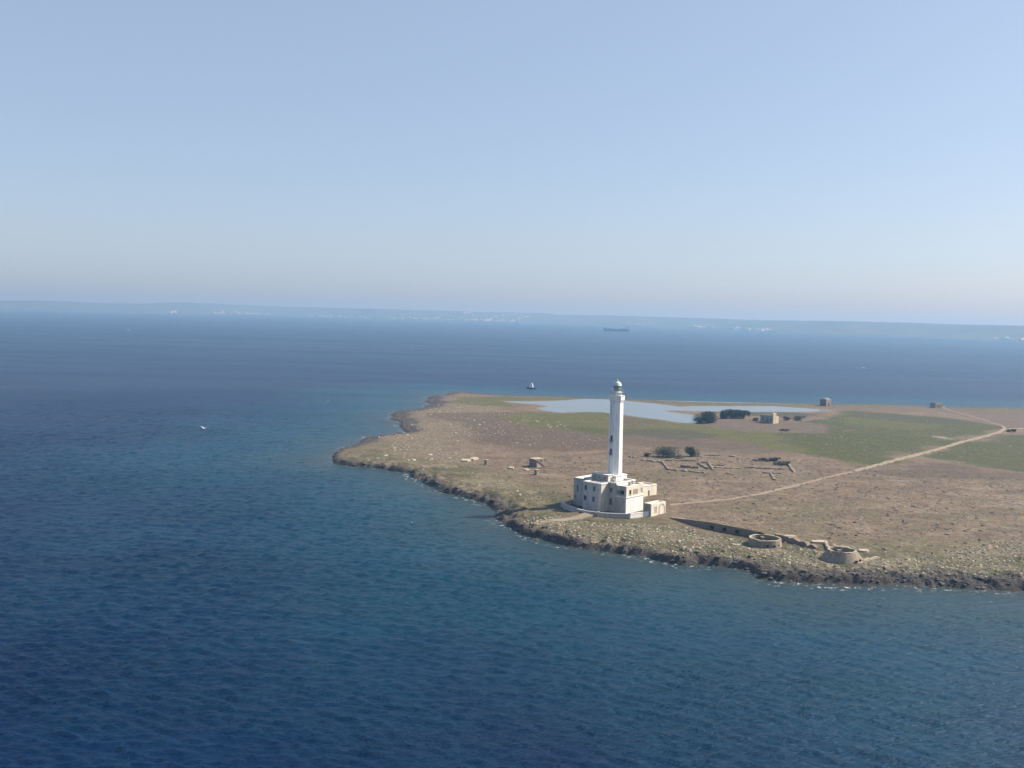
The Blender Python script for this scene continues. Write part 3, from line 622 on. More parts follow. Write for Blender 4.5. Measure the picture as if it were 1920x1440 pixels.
# ------------------------------------------------------------------ battery: trench wall and gun rings
def rough_wall(name, parent, a, b, h0, h1, th, mat, seed=0, z_under=.8, jag=1.0):
    """low masonry wall with an uneven broken top, world points relative to parent"""
    r = random.Random(seed); a = Vector((a.x, a.y, 0)); b = Vector((b.x, b.y, 0)); d = b - a; L = d.length; d.normalize(); nn = Vector((-d.y, d.x, 0)); n = max(2, int(L / .9)); V = []; Fa = []
    o = parent.location
    for i in range(n + 1):
        p = a + d * (L * i / n); h = (h0 + (h1 - h0) * i / n) * r.choice((r.uniform(.75, 1.15), r.uniform(.75, 1.1), r.uniform(.2, .8))) * jag; zg = hz(p.x, p.y); w = th * r.uniform(.85, 1.15)
        for off, zz in ((-w / 2 - .08, -z_under), (-w / 2, h), (w / 2, h * r.uniform(.9, 1.05)), (w / 2 + .08, -z_under)):
            q = p + nn * off + d * r.uniform(-.1, .1); V.append((q.x - o.x, q.y - o.y, zg + zz - o.z))
        if i:
            k = (i - 1) * 4; j = i * 4
            for e in range(3): Fa.append((k + e, j + e, j + e + 1, k + e + 1))
    Fa += [(0, 1, 2, 3), (n * 4 + 3, n * 4 + 2, n * 4 + 1, n * 4)]
    return MB().add(V, Fa).build(name, mat, parent)
p0, p1, p2 = on(1256, 972), on(1322, 990), on(1421, 1009)
bw = empty('battery_wall', p1, 0, 'long low earth-coloured revetment wall running from the annex to the near gun ring', 'wall')
def revet(a, b, h0, h1, depth, holes=()):
    d = Vector((b.x - a.x, b.y - a.y, 0)); L = d.length; d.normalize(); nn = Vector((-d.y, d.x, 0)); n = max(3, int(L / 1.2)); V = []; Fa = []; o = bw.location; rr = random.Random(4)
    for i in range(n + 1):
        p = Vector((a.x, a.y, 0)) + d * (L * i / n); h = (h0 + (h1 - h0) * i / n) + rr.uniform(-.06, .06); zg = hz(p.x, p.y)
        for off, zz in ((-.25, -.8), (0, h), (.7, h + .02), (depth, h * .55), (depth * 1.8, -.15)):
            q = p + nn * off; zb = zg if off < 1 else hz(q.x, q.y); V.append((q.x - o.x, q.y - o.y, zb + zz - o.z))
        if i:
            k = (i - 1) * 5; j = i * 5
            for e in range(4): Fa.append((k + e, j + e, j + e + 1, k + e + 1))
    return V, Fa, d, nn
V, Fa, d_, n_ = revet(p0, p1, .3, 2.0, 3.0); MB().add(V, Fa).build('wall', M['stone'], bw)
V, Fa, d_, n_ = revet(p1, p2, 2.0, 1.9, 3.0); MB().add(V, Fa).build('wall', M['stone'], bw)
MB().tube((0, 0, 1.96), (p2.x - p1.x, p2.y - p1.y, 1.86), .10, 6).build('coping', M['concrete'], bw)
for f in (.14, .38, .62):
    q = p1.lerp(p2, f) - p1; MB().box(-.55, .55, -.36, .2, .25, 1.15, Matrix.Translation((q.x, q.y, 0)) @ Matrix.Rotation(math.atan2(d_.y, d_.x), 4, 'Z')).build('embrasure', M['dark'], bw)
def gun_ring(pos, r_top, r_bot, h, label, seed, slots):
    e = empty('gun_emplacement', pos, 0, label, 'bunker'); n = 48; V = []; Fa = []; r = random.Random(seed)
    prof = [(r_bot, -.9), (r_bot, .0), (r_top, h), (r_top - .42, h + .02), (r_top - .42, .5), (.1, .45)]
    for j, (rad, z) in enumerate(prof):
        for k in range(n):
            a = 2 * math.pi * k / n; zz = z; rd = rad * (1 + r.uniform(-.006, .006))
            if j in (2, 3): zz += .12 * math.sin(a * 3 + seed) + r.uniform(-.08, .05) - (.45 if (k + seed) % 17 in (0, 1) else 0)
            if j == 1: rd *= 1 + .05 * math.sin(a * 2 + seed)
            V.append((rd * math.cos(a), rd * math.sin(a), zz))
    for j in range(len(prof) - 1):
        for k in range(n): Fa.append((j * n + k, j * n + (k + 1) % n, (j + 1) * n + (k + 1) % n, (j + 1) * n + k))
    MB().add(V, Fa).build('ring_wall', M['concrete'], e)
    rim = MB().lathe([(r_top + .05, h - .22), (r_top + .05, h + .03), (r_top - .48, h + .04), (r_top - .48, h - .15)], n, caps=False)
    rim.v = [(x, y, z + r.uniform(-.06, .05)) for x, y, z in rim.v]; rim.build('rim', M['pale_stone'], e)
    m = MB(); m.box(-.5, .5, r_top - 2.3, r_top - .3, .4, h * .8); m.build('niche_wall', M['stone'], e)
    m = MB(); m.lathe([(1.4, .4), (1.3, .8)], 14); m.build('gun_base', M['concrete'], e)
    for a, z in slots:
        c, s = math.cos(R(a)), math.sin(R(a)); rr = r_bot + (r_top - r_bot) * max(z, 0) / h
        MB().box(-.25, .12, -.33, .33, z, z + .55, Matrix.Translation((rr * c, rr * s, 0)) @ Matrix.Rotation(R(a), 4, 'Z')).build('vent', M['dark'], e)
    return e
q1 = on(1434, 1021); gun_ring(q1, 4.4, 4.65, 2.0, 'round concrete gun ring with upright sides at the end of the revetment wall', 3, [(-95, .3), (-70, .25), (-50, .3)])
q2 = on(1578, 1049); gun_ring(q2, 3.7, 5.4, 2.7, 'round concrete gun ring with sloping sides nearest the dark rocky shore', 8, [(-62, .3), (-40, .4)])
w2 = empty('battery_wall', on(1470, 1014), 0, 'short low wall running from the near gun ring towards the sloping one', 'wall')
rough_wall('wall', w2, on(1470, 1013), on(1532, 1029), 1.6, 1.0, 1.6, M['stone'], 5); rough_wall('wall', w2, on(1452, 1006), on(1492, 1012), 1.0, .9, 1.2, M['concrete'], 6)
w3 = empty('battery_wall', on(1612, 1056), 0, 'bent low stone kerb right of the sloping gun ring', 'wall')
rough_wall('wall', w3, on(1604, 1043), on(1617, 1053), .6, .6, .7, M['pale_stone'], 7); rough_wall('wall', w3, on(1617, 1053), on(1649, 1045), .6, .5, .7, M['pale_stone'], 8)
w4 = empty('battery_wall', on(1575, 1035), 0, 'broken rubble wall just behind the sloping gun ring', 'wall')
for k, (a, b) in enumerate((((1553,1030),(1562,1038)), ((1562,1027),(1590,1030)), ((1590,1030),(1596,1040)), ((1548,1020),(1553,1030)))): rough_wall('wall', w4, on(*a), on(*b), .9, .7, .8, M['pale_stone'], 20 + k)
def slab(px, py, w, dp, th, rz, label, tilt=0.0, mat='pale_stone'):
    p = on(px, py); r = random.Random(int(px)); n = 7; V = []
    ang = sorted(r.uniform(0, 6.28) if k > 3 else k * 1.57 + .3 for k in range(n))
    for z in (-.2, th):
        for a in ang: V.append((w / 2 * math.cos(a) * (1 if z < 0 else .94), dp / 2 * math.sin(a) * (1 if z < 0 else .94), z + tilt * math.cos(a) * w / 2))
    me = MB().add(V, [tuple(range(n - 1, -1, -1)), tuple(range(n, 2 * n))] + [(k, (k + 1) % n, n + (k + 1) % n, n + k) for k in range(n)])
    o = me.build('stone_slab', M[mat]); o.location = p; o.rotation_euler = (0, 0, rz); return tag(o, label, 'slab')
slab(1536, 1017, 5.5, 3.5, .4, .2, 'pale flat slab lying between the two gun rings')
slab(1482, 1006, 4, 2.4, .3, -.3, 'small pale slab behind the upright gun ring')
slab(1618, 1034, 3.6, 3, .5, .3, 'pale slab just right of the sloping gun ring')
slab(873, 864, 5.5, 7, .5, .1, 'left long white slab of the pair in the west gun pit', .03); slab(889, 861.5, 4.0, 7, .7, -.2, 'right white slab of the pair in the west gun pit', -.03)
slab(959, 878.5, 2.6, 5, .5, .2, 'white slab in the pit left of the stair block'); slab(987, 881, 2.4, 3.5, .4, -.2, 'pale slab beside the nearer concrete pillar')
def pillar(px, py, w, h, label):
    p = on(px, py); e = empty('concrete_pillar', p, R(40), label, 'pillar')
    MB().box(-w / 2, w / 2, -w / 2, w / 2, -.6, h, None, .05).build('shaft', M['concrete'], e); MB().box(-w / 2 - .08, w / 2 + .08, -w / 2 - .08, w / 2 + .08, h, h + .2).build('cap', M['pale_stone'], e)
pillar(912.5, 871, 1.5, 1.9, 'square concrete pillar beside the west gun pit'); pillar(1006.5, 890, 1.4, 1.9, 'square concrete pillar below the stair block')
p = on(1003, 876); sb = empty('stair_block', p, R(40), 'small concrete block with an outside stair on the bare ground left of the lighthouse', 'bunker')
MB().box(0, 5.0, 0, 3.8, -.6, 3.2).build('body', M['concrete'], sb, .04); MB().box(-.12, 5.1, -.1, 3.9, 3.2, 3.38).build('roof', M['pale_stone'], sb)
for k in range(10): MB().box(.25 + k * .48, .25 + (k + 1) * .48 - .01, -1.0, -.01, -.5, 3.05 - k * .31).build('step', M['pale_stone'], sb)
mp = MB(); mp.add([(.25, -1.25, 3.4), (5.2, -1.25, .1), (5.2, -1.03, .1), (.25, -1.03, 3.4), (.25, -1.25, 2.9), (5.2, -1.25, -.4), (5.2, -1.03, -.4), (.25, -1.03, 2.9)], [(0, 1, 2, 3), (4, 7, 6, 5), (0, 4, 5, 1), (2, 6, 7, 3), (0, 3, 7, 4), (1, 5, 6, 2)]); mp.build('stair_parapet', M['concrete'], sb)
mm = MB().box(3.0, 3.7, -.05, .05, 1.9, 2.7); mm.build('window', M['dark'], sb)
# ruined foundations
def ruin(pts0, label, segs, h=.95):
    e = empty('ruin', on(*pts0), 0, label, 'ruin')
    for k, (x1, y1, x2, y2, hh) in enumerate(segs):
        f = lambda x, y: on(1180 + x / 5.647, 830 + y / 5.647)
        rough_wall('wall', e, f(x1, y1), f(x2, y2), hh, hh * .8, 1.0, M['stone'] if k % 3 else M['concrete'], k + int(pts0[0]), .8, .66)
ruin((1242, 867), 'left bent line of ruined foundation wall right of the lighthouse', [(130,190,350,210,1.1),(350,210,420,290,1.2),(0,150,90,165,.9)])
ruin((1300, 876), 'roofless ruin of low stone walls below the two round bushes', [(450,292,800,325,1.0),(540,262,730,274,1.9),(730,225,830,280,1.3),(480,195,725,196,1.1),(740,212,830,216,1.0),(860,232,1000,244,1.0),(870,266,1010,270,.9),(840,222,890,292,1.2),(370,190,450,192,.8)])
ruin((1430, 878), 'right cluster of ruined stone walls beside the faint track', [(1230,268,1640,284,1.1),(1300,190,1400,194,1.2),(1560,224,1700,234,1.5),(1690,238,1750,320,1.3),(1400,322,1620,332,1.0),(1500,332,1540,400,1.0),(1020,272,1180,276,.8),(1030,330,1110,338,.8),(800,132,960,140,.8),(1060,145,1120,152,1.0)])

# ------------------------------------------------------------------ farmhouse and huts
hp = on(1449.5, 794.5); farm = empty('farmhouse', hp, R(38), 'small grey farmhouse with a bright cream end wall near the lagoon', 'house')
wall(farm, (0, 10), (0, .45), -.8, 4.9, M['grey_wall'], [(1.6, 2.5, 1.4, 2.9, 'win'), (4.6, 5.6, .1, 2.3, 'door'), (7.3, 8.2, 1.4, 2.9, 'win')]); wall(farm, (0, 0), (5.4, 0), -.8, 4.5, M['tufa']); wall(farm, (5.4, .45), (5.4, 10), -.8, 4.6, M['grey_wall']); wall(farm, (4.95, 10), (.45, 10), -.8, 4.6, M['grey_wall'])
MB().box(.45, 4.95, .45, 9.55, 4.1, 4.35).build('roof', M['roof_pale'], farm)
MB().box(.02, 3.0, .02, 1.6, 4.51, 6.5).build('chimney', M['tufa'], farm)
hp = on(1548, 760.5); hut = empty('stone_hut', hp, R(32), 'tall square stone hut with a domed top standing by the far shore', 'hut')
wall(hut, (-3, -3), (3, -3), -.5, 4.9, M['board'], [(2.4, 3.6, .0, 2.4, 'door')]); wall(hut, (3, -2.55), (3, 3), -.5, 4.9, M['grey_wall']); wall(hut, (2.55, 3), (-3, 3), -.5, 4.9, M['stone']); wall(hut, (-3, 2.55), (-3, -2.55), -.5, 4.9, M['stone'])
dm = MB().lathe([(2.9, 4.93), (2.8, 5.2), (2.0, 5.7), (.9, 6.0), (.1, 6.05)], 16, caps=False); dm.sm = True; dm.build('dome', M['grey_wall'], hut); MB().box(-2.98, 2.98, -2.98, 2.98, 4.75, 4.92).build('roof', M['grey_wall'], hut)
hp = on(1756, 764.0); hut = empty('stone_hut', hp, R(24), 'low ruined stone hut with open doorways at the end of the track', 'hut')
wall(hut, (-4, -2.5), (4, -2.5), -.5, 3.8, M['pale_stone'], [(1.2, 2.2, .9, 2.2, 'win'), (3.4, 4.5, 0, 2.4, 'door'), (6, 7, .9, 2.2, 'win')]); wall(hut, (4, -2.05), (4, 2.5), -.5, 2.9, M['pale_stone']); wall(hut, (3.55, 2.5), (-4, 2.5), -.5, 3.6, M['stone']); wall(hut, (-4, 2.05), (-4, -2.05), -.5, 3.8, M['grey_wall'])
MB().box(4.5, 8.5, -2.2, 1.8, -.5, .5).build('fallen_wall', M['pale_stone'], hut)

# ------------------------------------------------------------------ foliage
def foliage_arrays(n, rx, ry, rz_, r, leaf, lobes, flat=0.0):
    cs = [(r.normal(0, .42), r.normal(0, .42), abs(r.normal(.55, .22)), r.uniform(.35, .6)) for _ in range(lobes)]
    V = np.zeros((n * 4, 3)); k = r.integers(0, lobes, n); L = np.array(cs)[k]
    d = r.normal(size=(n, 3)); d /= np.linalg.norm(d, axis=1)[:, None]; rad = r.uniform(.0, 1.0, n) ** .5 * L[:, 3] * (1 + np.abs(r.normal(0, .22, n)))
    P = L[:, :3] + d * rad[:, None]; P[:, 2] = np.clip(P[:, 2], .02, 1.0 + r.normal(0, .05, n)); P *= (rx, ry, rz_)
    a = r.normal(size=(n, 3)); a /= np.linalg.norm(a, axis=1)[:, None]; b = np.cross(a, r.normal(size=(n, 3))); b /= np.linalg.norm(b, axis=1)[:, None]
    s = leaf * r.uniform(.6, 1.4, n)[:, None]
    for j, (u, v) in enumerate(((-1, -.5), (1, -.5), (.7, .6), (-.7, .6))): V[j::4] = P + a * s * u + b * s * v
    return V, np.arange(n * 4).reshape(-1, 4)
def bush(name, px, py, w, dp, h, mat, label, seed, n=1600, leaf=.28, lobes=9, cat='bush', group=None):
    p = on(px, py); r = np.random.default_rng(seed); e = empty(name, p, 0, label, cat, group)
    V, Fa = foliage_arrays(n, w / 2, dp / 2, h, r, leaf, lobes)
    me = np_mesh('crown', V, Fa, mat, False); link(bpy.data.objects.new('crown', me), e)
    m = MB()
    for k in range(4):
        a = r.uniform(0, 6.28); m.lathe([(.16, -.3), (.10, h * .4), (.03, h * .75)], 6, M=Matrix.Rotation(a, 4, 'Z') @ Matrix.Rotation(r.uniform(.1, .5), 4, 'Y'))
    m.build('trunk', M['bark'], e)
bush('tamarisk_tree', 1327, 793, 13.5, 11, 6.6, M['leaf_dark'], 'large dark rounded tamarisk tree at the right tip of the lagoon', 1, 6500, .23, 16, 'tree')
bush('low_shrub', 1311, 792, 6, 6, 2.6, M['leaf_olive'], 'low green shrub at the water edge left of the large dark tree', 2, 700, .3)
for k, (x, w, h, lab) in enumerate(((1357, 6, 5.0, 'leftmost of the four dark trees between the large tree and the farmhouse'), (1369, 7, 5.6, 'second from left of the four dark trees behind the large tree'), (1382, 7, 5.4, 'third from left of the four dark trees behind the large tree'), (1394, 6, 4.8, 'rightmost of the four dark trees left of the farmhouse'))):
    bush('tamarisk_tree', x, 784.5, w, 6, h, M['leaf_dark'], lab, 10 + k, 2600, .22, 9, 'tree', 'row of four dark trees')
bush('lentisk_bush', 1252, 857, 10, 7, 4.4, M['leaf_olive'], 'wide flat-topped grey-green bush above the ruins', 20, 5200, .17, 18)
bush('lentisk_bush', 1297, 856, 6.2, 5, 4.2, M['leaf_dark'], 'smaller dark bush right of the wide flat-topped bush', 21, 3200, .16, 10)
bush('low_shrub', 1496, 788, 6.5, 6, 2.6, M['leaf_olive'], 'low round shrub right of the farmhouse', 22, 600, .3); bush('low_shrub', 1476, 788, 5, 5, 2.0, M['leaf_dry'], 'dry brown shrub just right of the farmhouse end wall', 23, 400, .3)
bush('low_shrub', 1417, 789, 4, 4, 1.8, M['leaf_olive'], 'tiny shrub left of the farmhouse', 24, 300, .3)
bush('low_shrub', 1211, 856, 3, 3, 1.6, M['leaf_dry'], 'small dry bush on bare ground between tower and wide bush', 25, 300, .25)
bush('low_shrub', 1440, 864, 9, 5, 1.4, M['leaf_dark'], 'low dark creeping shrub on the right ruin wall', 26, 900, .24); bush('low_shrub', 1468, 872, 8, 5, 1.6, M['leaf_olive'], 'low green shrub on the rightmost ruin', 27, 800, .24)
bush('low_shrub', 1471, 808, 7, 5, .9, M['leaf_dry'], 'low dry shrub in front of the farmhouse', 28, 300, .3)
for k, lab in enumerate(('left of three dark low shrubs under the track branch at right', 'middle of three dark low shrubs under the track branch at right', 'right of three dark low shrubs under the track branch at right')):
    bush('low_shrub', 1891 + 6 * k, 810, 2.2, 2.2, 1.7, M['leaf_dark'], lab, 30 + k, 160, .25, 3, 'bush', 'three shrubs by the track')

# ------------------------------------------------------------------ stones, shore rocks, rubble, scrub
def rock_mesh(seed, sub=1, flat=.6, mat='pale_stone'):
    r = random.Random(seed); bm = bmesh.new(); bmesh.ops.create_icosphere(bm, subdivisions=sub, radius=.5)
    ax = [Vector((r.gauss(0, 1), r.gauss(0, 1), r.gauss(0, 1))).normalized() for _ in range(7)]
    for v in bm.verts:
        for a in ax:
            d = v.co.dot(a) - .33
            if d > 0: v.co -= a * d * .9
        v.co *= 1 + r.uniform(-.1, .1); v.co.z *= flat
    me = bpy.data.meshes.new('stone'); bm.to_mesh(me); bm.free(); me.materials.append(M[mat]); return me
SM = [rock_mesh(k, 1, .6, 'boulder') for k in range(8)]; KM = [rock_mesh(40 + k, 2, .5, 'dark_rock') for k in range(8)]
west = px_poly([(650,858),(740,800),(790,760),(880,745),(960,770),(1130,815),(1130,835),(960,838),(880,842),(900,870),(1000,930),(930,955),(850,920),(740,875)])
def in_poly(poly, n, minsd=3, tries=400000):
    a = np.array(poly); out = []
    while len(out) < n:
        x = rng.uniform(a[:, 0].min(), a[:, 0].max(), n * 3); y = rng.uniform(a[:, 1].min(), a[:, 1].max(), n * 3)
        ok = (poly_sdf(poly, x, y) > 0) & (coast_sd(x, y) > minsd) & (lagoon_sd(x, y) < -4); out += list(zip(x[ok], y[ok]))
    return out[:n]
bld = np.array([(tw.x - 3, tw.y - 2)])
def clear(x, y): return not ((x - 36) ** 2 + (y - 328) ** 2 < 24 ** 2 or (x - q1.x) ** 2 + (y - q1.y) ** 2 < 36 or (x - q2.x) ** 2 + (y - q2.y) ** 2 < 40)
def cluster(pts, n_c, spread, share=.65):
    cs = random.sample(pts, n_c); out = []
    for p in pts:
        if random.random() < share:
            c = random.choice(cs); q = (c[0] + random.gauss(0, spread), c[1] + random.gauss(0, spread * 1.6)); p = q
        out.append(p)
    sd_ = coast_sd(np.array([p[0] for p in out]), np.array([p[1] for p in out])); lg_ = lagoon_sd(np.array([p[0] for p in out]), np.array([p[1] for p in out]))
    return [p for p, a, b in zip(out, sd_, lg_) if a > 4 and b < -4]
def scatter(name, pts, meshes, smin, smax, parent, sink=.27, pw=2.2):
    zs = land_h(np.array([p[0] for p in pts]), np.array([p[1] for p in pts]))
    for (x, y), z in zip(pts, zs):
        if not clear(x, y): continue
        s = smin + (smax - smin) * random.random() ** pw
        o = bpy.data.objects.new(name, random.choice(meshes)); link(o, parent); o.location = (x, y, z + s * (.5 * .6 - sink) * .6)
        o.scale = (s * random.uniform(.8, 1.7), s * random.uniform(.8, 1.3), s * random.uniform(.7, 1.1)); o.rotation_euler = (random.uniform(-.25, .25), random.uniform(-.25, .25), random.uniform(0, 6.28))
frontal = px_poly([(940,985),(1040,960),(1100,975),(1260,985),(1380,1010),(1660,1050),(1930,1010),(1990,1080),(1700,1075),(1420,1055),(1240,1035),(1040,1005)])
scatter('stone', cluster(in_poly(west, 200, 6), 24, 5.0), SM, .6, 1.9, island); scatter('stone', in_poly(frontal, 98, 5), SM, .5, 1.5, island)
# shore rocks along the water: largest ones singly
seg = [Vector((*p, 0)) for p in P2[14:50]]; line = resample(seg, .8); pts = []
for _ in range(300):
    p = random.choice(line); x = p.x + random.gauss(0, 3.0); y = p.y + random.gauss(1.5, 3.0); s = float(coast_sd(np.array([x]), np.array([y]))[0])
    if -1.2 < s < (3.5 + 4 * (x > 65)): pts.append((x, y))
scatter('shore_rock', pts, KM, .7, 1.9, island, .38, 1.6)
def joined(name, pts, proto_v, proto_f, smin, smax, mat, parent, zs=1.0, pw=2.0, sink=0.1, kind='stuff'):
    x = np.array([p[0] for p in pts]); y = np.array([p[1] for p in pts]); ok = np.array([clear(a, b) for a, b in pts]); x, y = x[ok], y[ok]; z = land_h(x, y); n = len(x)
    pv = np.array(proto_v, float); nv = len(pv); V = np.zeros((n, nv, 3)); s = smin + (smax - smin) * rng.random(n) ** pw; a = rng.uniform(0, 6.28, n)
    j = pv[None] * (1 + rng.normal(0, .18, (n, nv, 3))); sx = s * rng.uniform(.7, 1.8, n); sy = s * rng.uniform(.7, 1.4, n)
    j = j * np.stack([sx, sy, s * zs * rng.uniform(.6, 1.3, n)], 1)[:, None]
    V[..., 0] = j[..., 0] * np.cos(a)[:, None] - j[..., 1] * np.sin(a)[:, None] + x[:, None]; V[..., 1] = j[..., 0] * np.sin(a)[:, None] + j[..., 1] * np.cos(a)[:, None] + y[:, None]
    V[..., 2] = j[..., 2] + z[:, None] - sink * s[:, None]
    pf = np.array(proto_f); Fa = (pf[None] + (np.arange(n) * nv)[:, None, None]).reshape(-1, pf.shape[1])
    o = bpy.data.objects.new(name, np_mesh(name, V.reshape(-1, 3), Fa, mat, False)); return tag(link(o, parent), kind=kind)
octv = [(.5, 0, 0), (0, .5, 0), (-.5, 0, 0), (0, -.5, 0), (.25, .25, .42), (-.25, .22, .45), (-.2, -.27, .4), (.27, -.2, .36), (0, 0, -.2)]
octf = [(0, 1, 4), (1, 5, 4), (1, 2, 5), (2, 6, 5), (2, 3, 6), (3, 7, 6), (3, 0, 7), (0, 4, 7), (4, 5, 6), (4, 6, 7), (1, 0, 8), (2, 1, 8), (3, 2, 8), (0, 3, 8)]
joined('rubble', cluster(in_poly(west, 1600, 5), 40, 5.0, .8) + in_poly(px_poly([(1195,858),(1300,848),(1500,858),(1500,892),(1250,885)]), 700, 5) + in_poly(west, 900, 5) + in_poly(frontal, 3800, 4) + in_poly(px_poly([(1250,985),(1500,930),(2000,900),(2050,1050),(1700,1050),(1400,1010)]), 900, 4), octv, octf, .18, .75, M['pale_stone'], island, .8)
pts = []
for _ in range(5200):
    p = random.choice(line); x = p.x + random.gauss(0, 4.5); y = p.y + random.gauss(2, 4.5); pts.append((x, y))
sdv = coast_sd(np.array([p[0] for p in pts]), np.array([p[1] for p in pts])); pts = [p for p, s in zip(pts, sdv) if -1 < s < (4 + 4 * (p[0] > 65))]
joined('shore_rubble', pts, octv, octf, .25, .95, M['dark_rock'], island, .7)
bare = px_poly([(1010,960),(900,870),(1140,845),(1500,860),(1700,880),(2050,905),(2050,1060),(1700,1060),(1400,1020),(1240,985)])
tv = [(.5, 0, 0), (.15, .48, 0), (-.4, .3, 0), (-.4, -.3, 0), (.15, -.48, 0), (.25, .1, .34), (-.05, .26, .4), (-.26, -.05, .33), (.02, -.24, .42), (.02, .02, .5)]
tf = [(0, 1, 5), (1, 6, 5), (1, 2, 6), (2, 7, 6), (2, 3, 7), (3, 8, 7), (3, 4, 8), (4, 5, 8), (4, 0, 5), (5, 6, 9), (6, 7, 9), (7, 8, 9), (8, 5, 9)]
joined('scrub', in_poly(bare, 5200, 12), tv, tf, .35, 1.9, M['leaf_dry'], island, .5)
joined('scrub', in_poly(frontal, 3200, 6) + in_poly(bare, 1500, 15) + in_poly(west, 900, 8), tv, tf, .3, 1.2, M['leaf_olive'], island, .6)

greens = px_poly([(1180,795),(1600,775),(1850,800),(1920,850),(1640,862),(1440,822)])
joined('scrub', in_poly(greens, 1300, 12), tv, tf, .5, 2.2, M['leaf_olive'], island, .45)
marsh_edge = px_poly([(960,765),(1150,776),(1310,800),(1150,812),(980,800)])
joined('scrub', in_poly(marsh_edge, 350, 12), tv, tf, .5, 2.0, M['leaf_olive'], island, .45)
# ------------------------------------------------------------------ boats, ship, gulls
def hull_mesh(L, B, Hh, sheer=.25, n=14):
    V = []; Fa = []
    for i in range(n + 1):
        t_ = i / n; w = B / 2 * (min(1, 1.15 * (1 - (max(0, t_ - .45) / .55) ** 2.2)) if t_ > .45 else (.82 + .4 * t_)); w = max(w, .02 * B); x = L * (t_ - .5); zt = Hh * (1 + sheer * max(0, t_ - .5) ** 2 * 4)
        V += [(x, -w, zt), (x * .97, -w * .72, -Hh * .5), (x * .97, w * .72, -Hh * .5), (x, w, zt)]
        if i:
            a = (i - 1) * 4; b = i * 4; Fa += [(a, a + 1, b + 1, b), (a + 1, a + 2, b + 2, b + 1), (a + 2, a + 3, b + 3, b + 2), (a + 3, a, b, b + 3)]
    Fa += [(0, 3, 2, 1), (n * 4, n * 4 + 1, n * 4 + 2, n * 4 + 3)]; return MB().add(V, Fa)
def boat(px, py, L, rz, label, dark=False, tall=1.0):
    p = at(px, py, 0); e = empty('motor_boat', p, rz, label, 'boat'); B = L * .33
    hull_mesh(L, B, L * .11).build('hull', M['boat_dark'] if dark else M['boat_white'], e)
    zc = L * .115; MB().box(-L * .2, L * .16, -B * .34, B * .34, zc, zc + L * .13 * tall, None, L * .02).build('cabin', M['boat_white'], e)
    MB().box(-L * .14, L * .06, -B * .26, B * .26, zc + L * .131 * tall, zc + L * .21 * tall, None, L * .015).build('flybridge', M['boat_white'], e)
    MB().box(L * .165, L * .175, -B * .22, B * .22, zc + L * .05, zc + L * .10).build('windscreen', M['dark'], e)
    MB().tube((-L * .1, 0, zc + L * .2 * tall), (-L * .12, 0, zc + L * .42 * tall), L * .008).build('mast', M['iron'], e)
boat(996, 728.5, 8.5, R(165), 'white motor boat with a dark hull moored off the north shore', True, 2.3)
boat(241, 619, 6.5, R(30), 'tiny white boat far out on the open water at left'); boat(1619, 690.5, 5.5, R(10), 'tiny white boat on the far water right of the lighthouse')
p = at(1155, 621, 0); ship = empty('cargo_ship', p, R(183), 'dark-hulled cargo ship with a white aft superstructure before the far coast', 'ship'); L = 122
V = []; Fa = []; n = 24
for i in range(n + 1):
    t_ = i / n; x = L * (t_ - .5); w = 9 * min(1, .75 + 2 * t_) * (1 - max(0, (t_ - .8) / .2) ** 2 * .97); zt = 10 + (5.5 if t_ > .9 else 0) + (2.0 if t_ < .2 else 0)
    xb = x - (3 if t_ > .95 else 0)
    V += [(x, -w, zt), (xb, -w * .92, -2), (xb, w * .92, -2), (x, w, zt)]
    if i: a = (i - 1) * 4; b = i * 4; Fa += [(a, a + 1, b + 1, b), (a + 2, a + 3, b + 3, b + 2), (a + 3, a, b, b + 3)]
Fa += [(0, 3, 2, 1), (n * 4, n * 4 + 1, n * 4 + 2, n * 4 + 3)]; MB().add(V, Fa).build('hull', M['ship_hull'], ship)
sup = MB().box(-56, -42, -7.5, 7.5, 12, 20).box(-54, -43, -6.5, 6.5, 20, 25).box(-52, -44, -9, 9, 25, 27.5).build('superstructure', M['boat_white'], ship)
MB().box(-41.99, -41.9, -6.5, 6.5, 21.4, 23.4).build('bridge_windows', M['dark'], sup); MB().box(-60, -56.5, -2.5, 2.5, 14, 26, None, .4).build('funnel', M['ship_deck'], ship)
for k in range(4): MB().box(-36 + k * 20, -20 + k * 20, -6.5, 6.5, 10.05, 12).build('hatch_cover', M['boat_white'] if k == 1 else M['ship_deck'], ship)
for x in (-8, 32): MB().tube((x - 17, 0, 10), (x - 17, 0, 22), .7).tube((x - 17, 0, 20), (x - 6, 0, 16), .4).build('crane', M['boat_white'], ship)
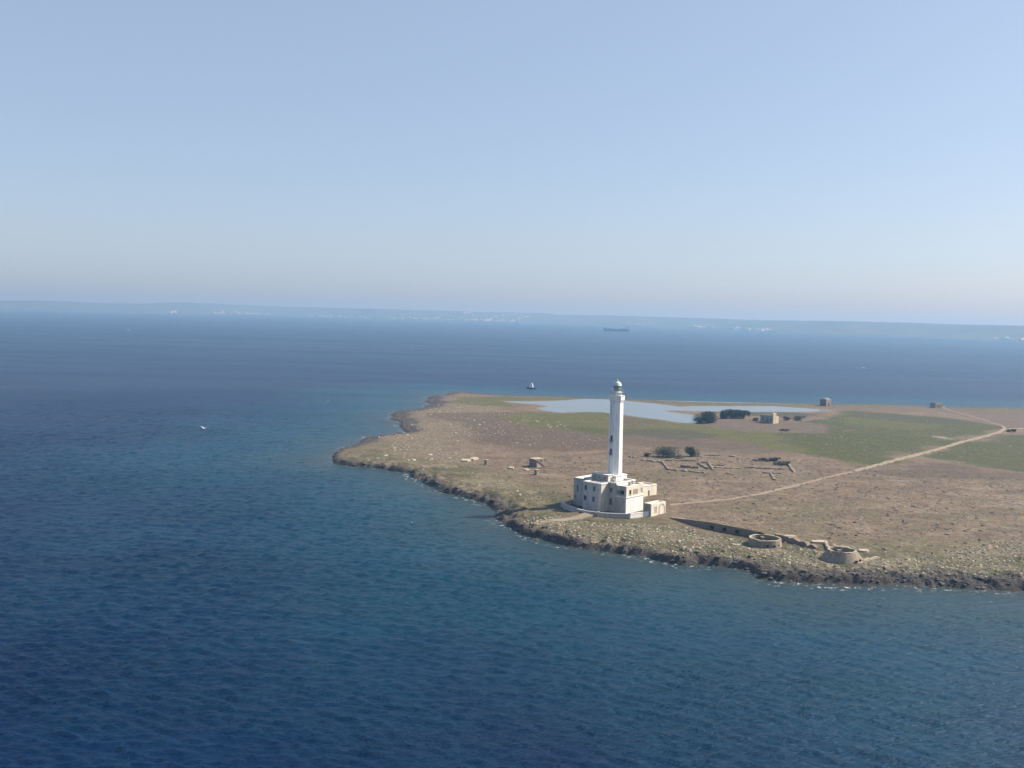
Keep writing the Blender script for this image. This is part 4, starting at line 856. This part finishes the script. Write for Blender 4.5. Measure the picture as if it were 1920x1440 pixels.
MB().tube((-48, 0, 27), (-48, 0, 36), .35).build('mast', M['boat_white'], ship)
def gull(px, py, dist, span, rz, bank, label):
    p = along(px, py, dist); e = empty('gull', p, rz, label, 'bird'); e.rotation_euler = (bank, 0, rz); s = span / 1.4; n = 8
    prof = [(.008, -.34), (.05, -.22), (.085, -.05), (.09, .06), (.06, .17), (.062, .22), (.045, .26), (.012, .30), (.004, .34)]
    b = MB().lathe([(r * s, z * s) for r, z in prof], 10, M=Matrix.Rotation(R(90), 4, 'Y')); b.sm = True; b.build('body', M['gull'], e)
    for sg in (-1, 1):
        V = []; Fa = []
        for i in range(7):
            t_ = i / 6; y = sg * (.05 + .65 * t_) * s; z = (.05 + .16 * math.sin(t_ * 2.2)) * s; c = .20 * (1 - t_ ** 1.8) + .02; x0 = (.08 + .05 * math.sin(t_ * 3) - .18 * t_ ** 2) * s
            V += [(x0, y, z), (x0 - c * s, y, z - .012 * s), (x0 - c * s * .5, y, z + .018 * s)]
            if i: a = (i - 1) * 3; q = i * 3; Fa += [(a, q, q + 2, a + 2), (a + 2, q + 2, q + 1, a + 1), (a + 1, q + 1, q, a)]
        MB().add(V, Fa).build('wing', M['gull_wing'], e)
gull(382, 803, 165, 1.45, R(75), R(8), 'gull gliding over the open water left of the island tip'); gull(616, 752, 290, 1.4, R(120), R(-25), 'small gull over the water left of the far shore'); gull(773, 980, 300, .8, R(40), R(30), 'small gull over the bay in front of the stone jetty')

# ------------------------------------------------------------------ haze
hb = MB().box(-14600, 14600, -3600, 14600, -6, 150); t = bpy.data.materials.new('haze'); t.use_nodes = True; nt = t.node_tree; nt.nodes.clear()
vo = nt.nodes.new('ShaderNodeVolumePrincipled'); mo = nt.nodes.new('ShaderNodeOutputMaterial'); nt.links.new(vo.outputs[0], mo.inputs['Volume'])
vo.inputs['Density'].default_value = HAZE; vo.inputs['Color'].default_value = (.185, .385, .64, 1); vo.inputs['Absorption Color'].default_value = (.35, .125, .004, 1); vo.inputs['Anisotropy'].default_value = 0.2
tag(hb.build('haze', t), kind='stuff')
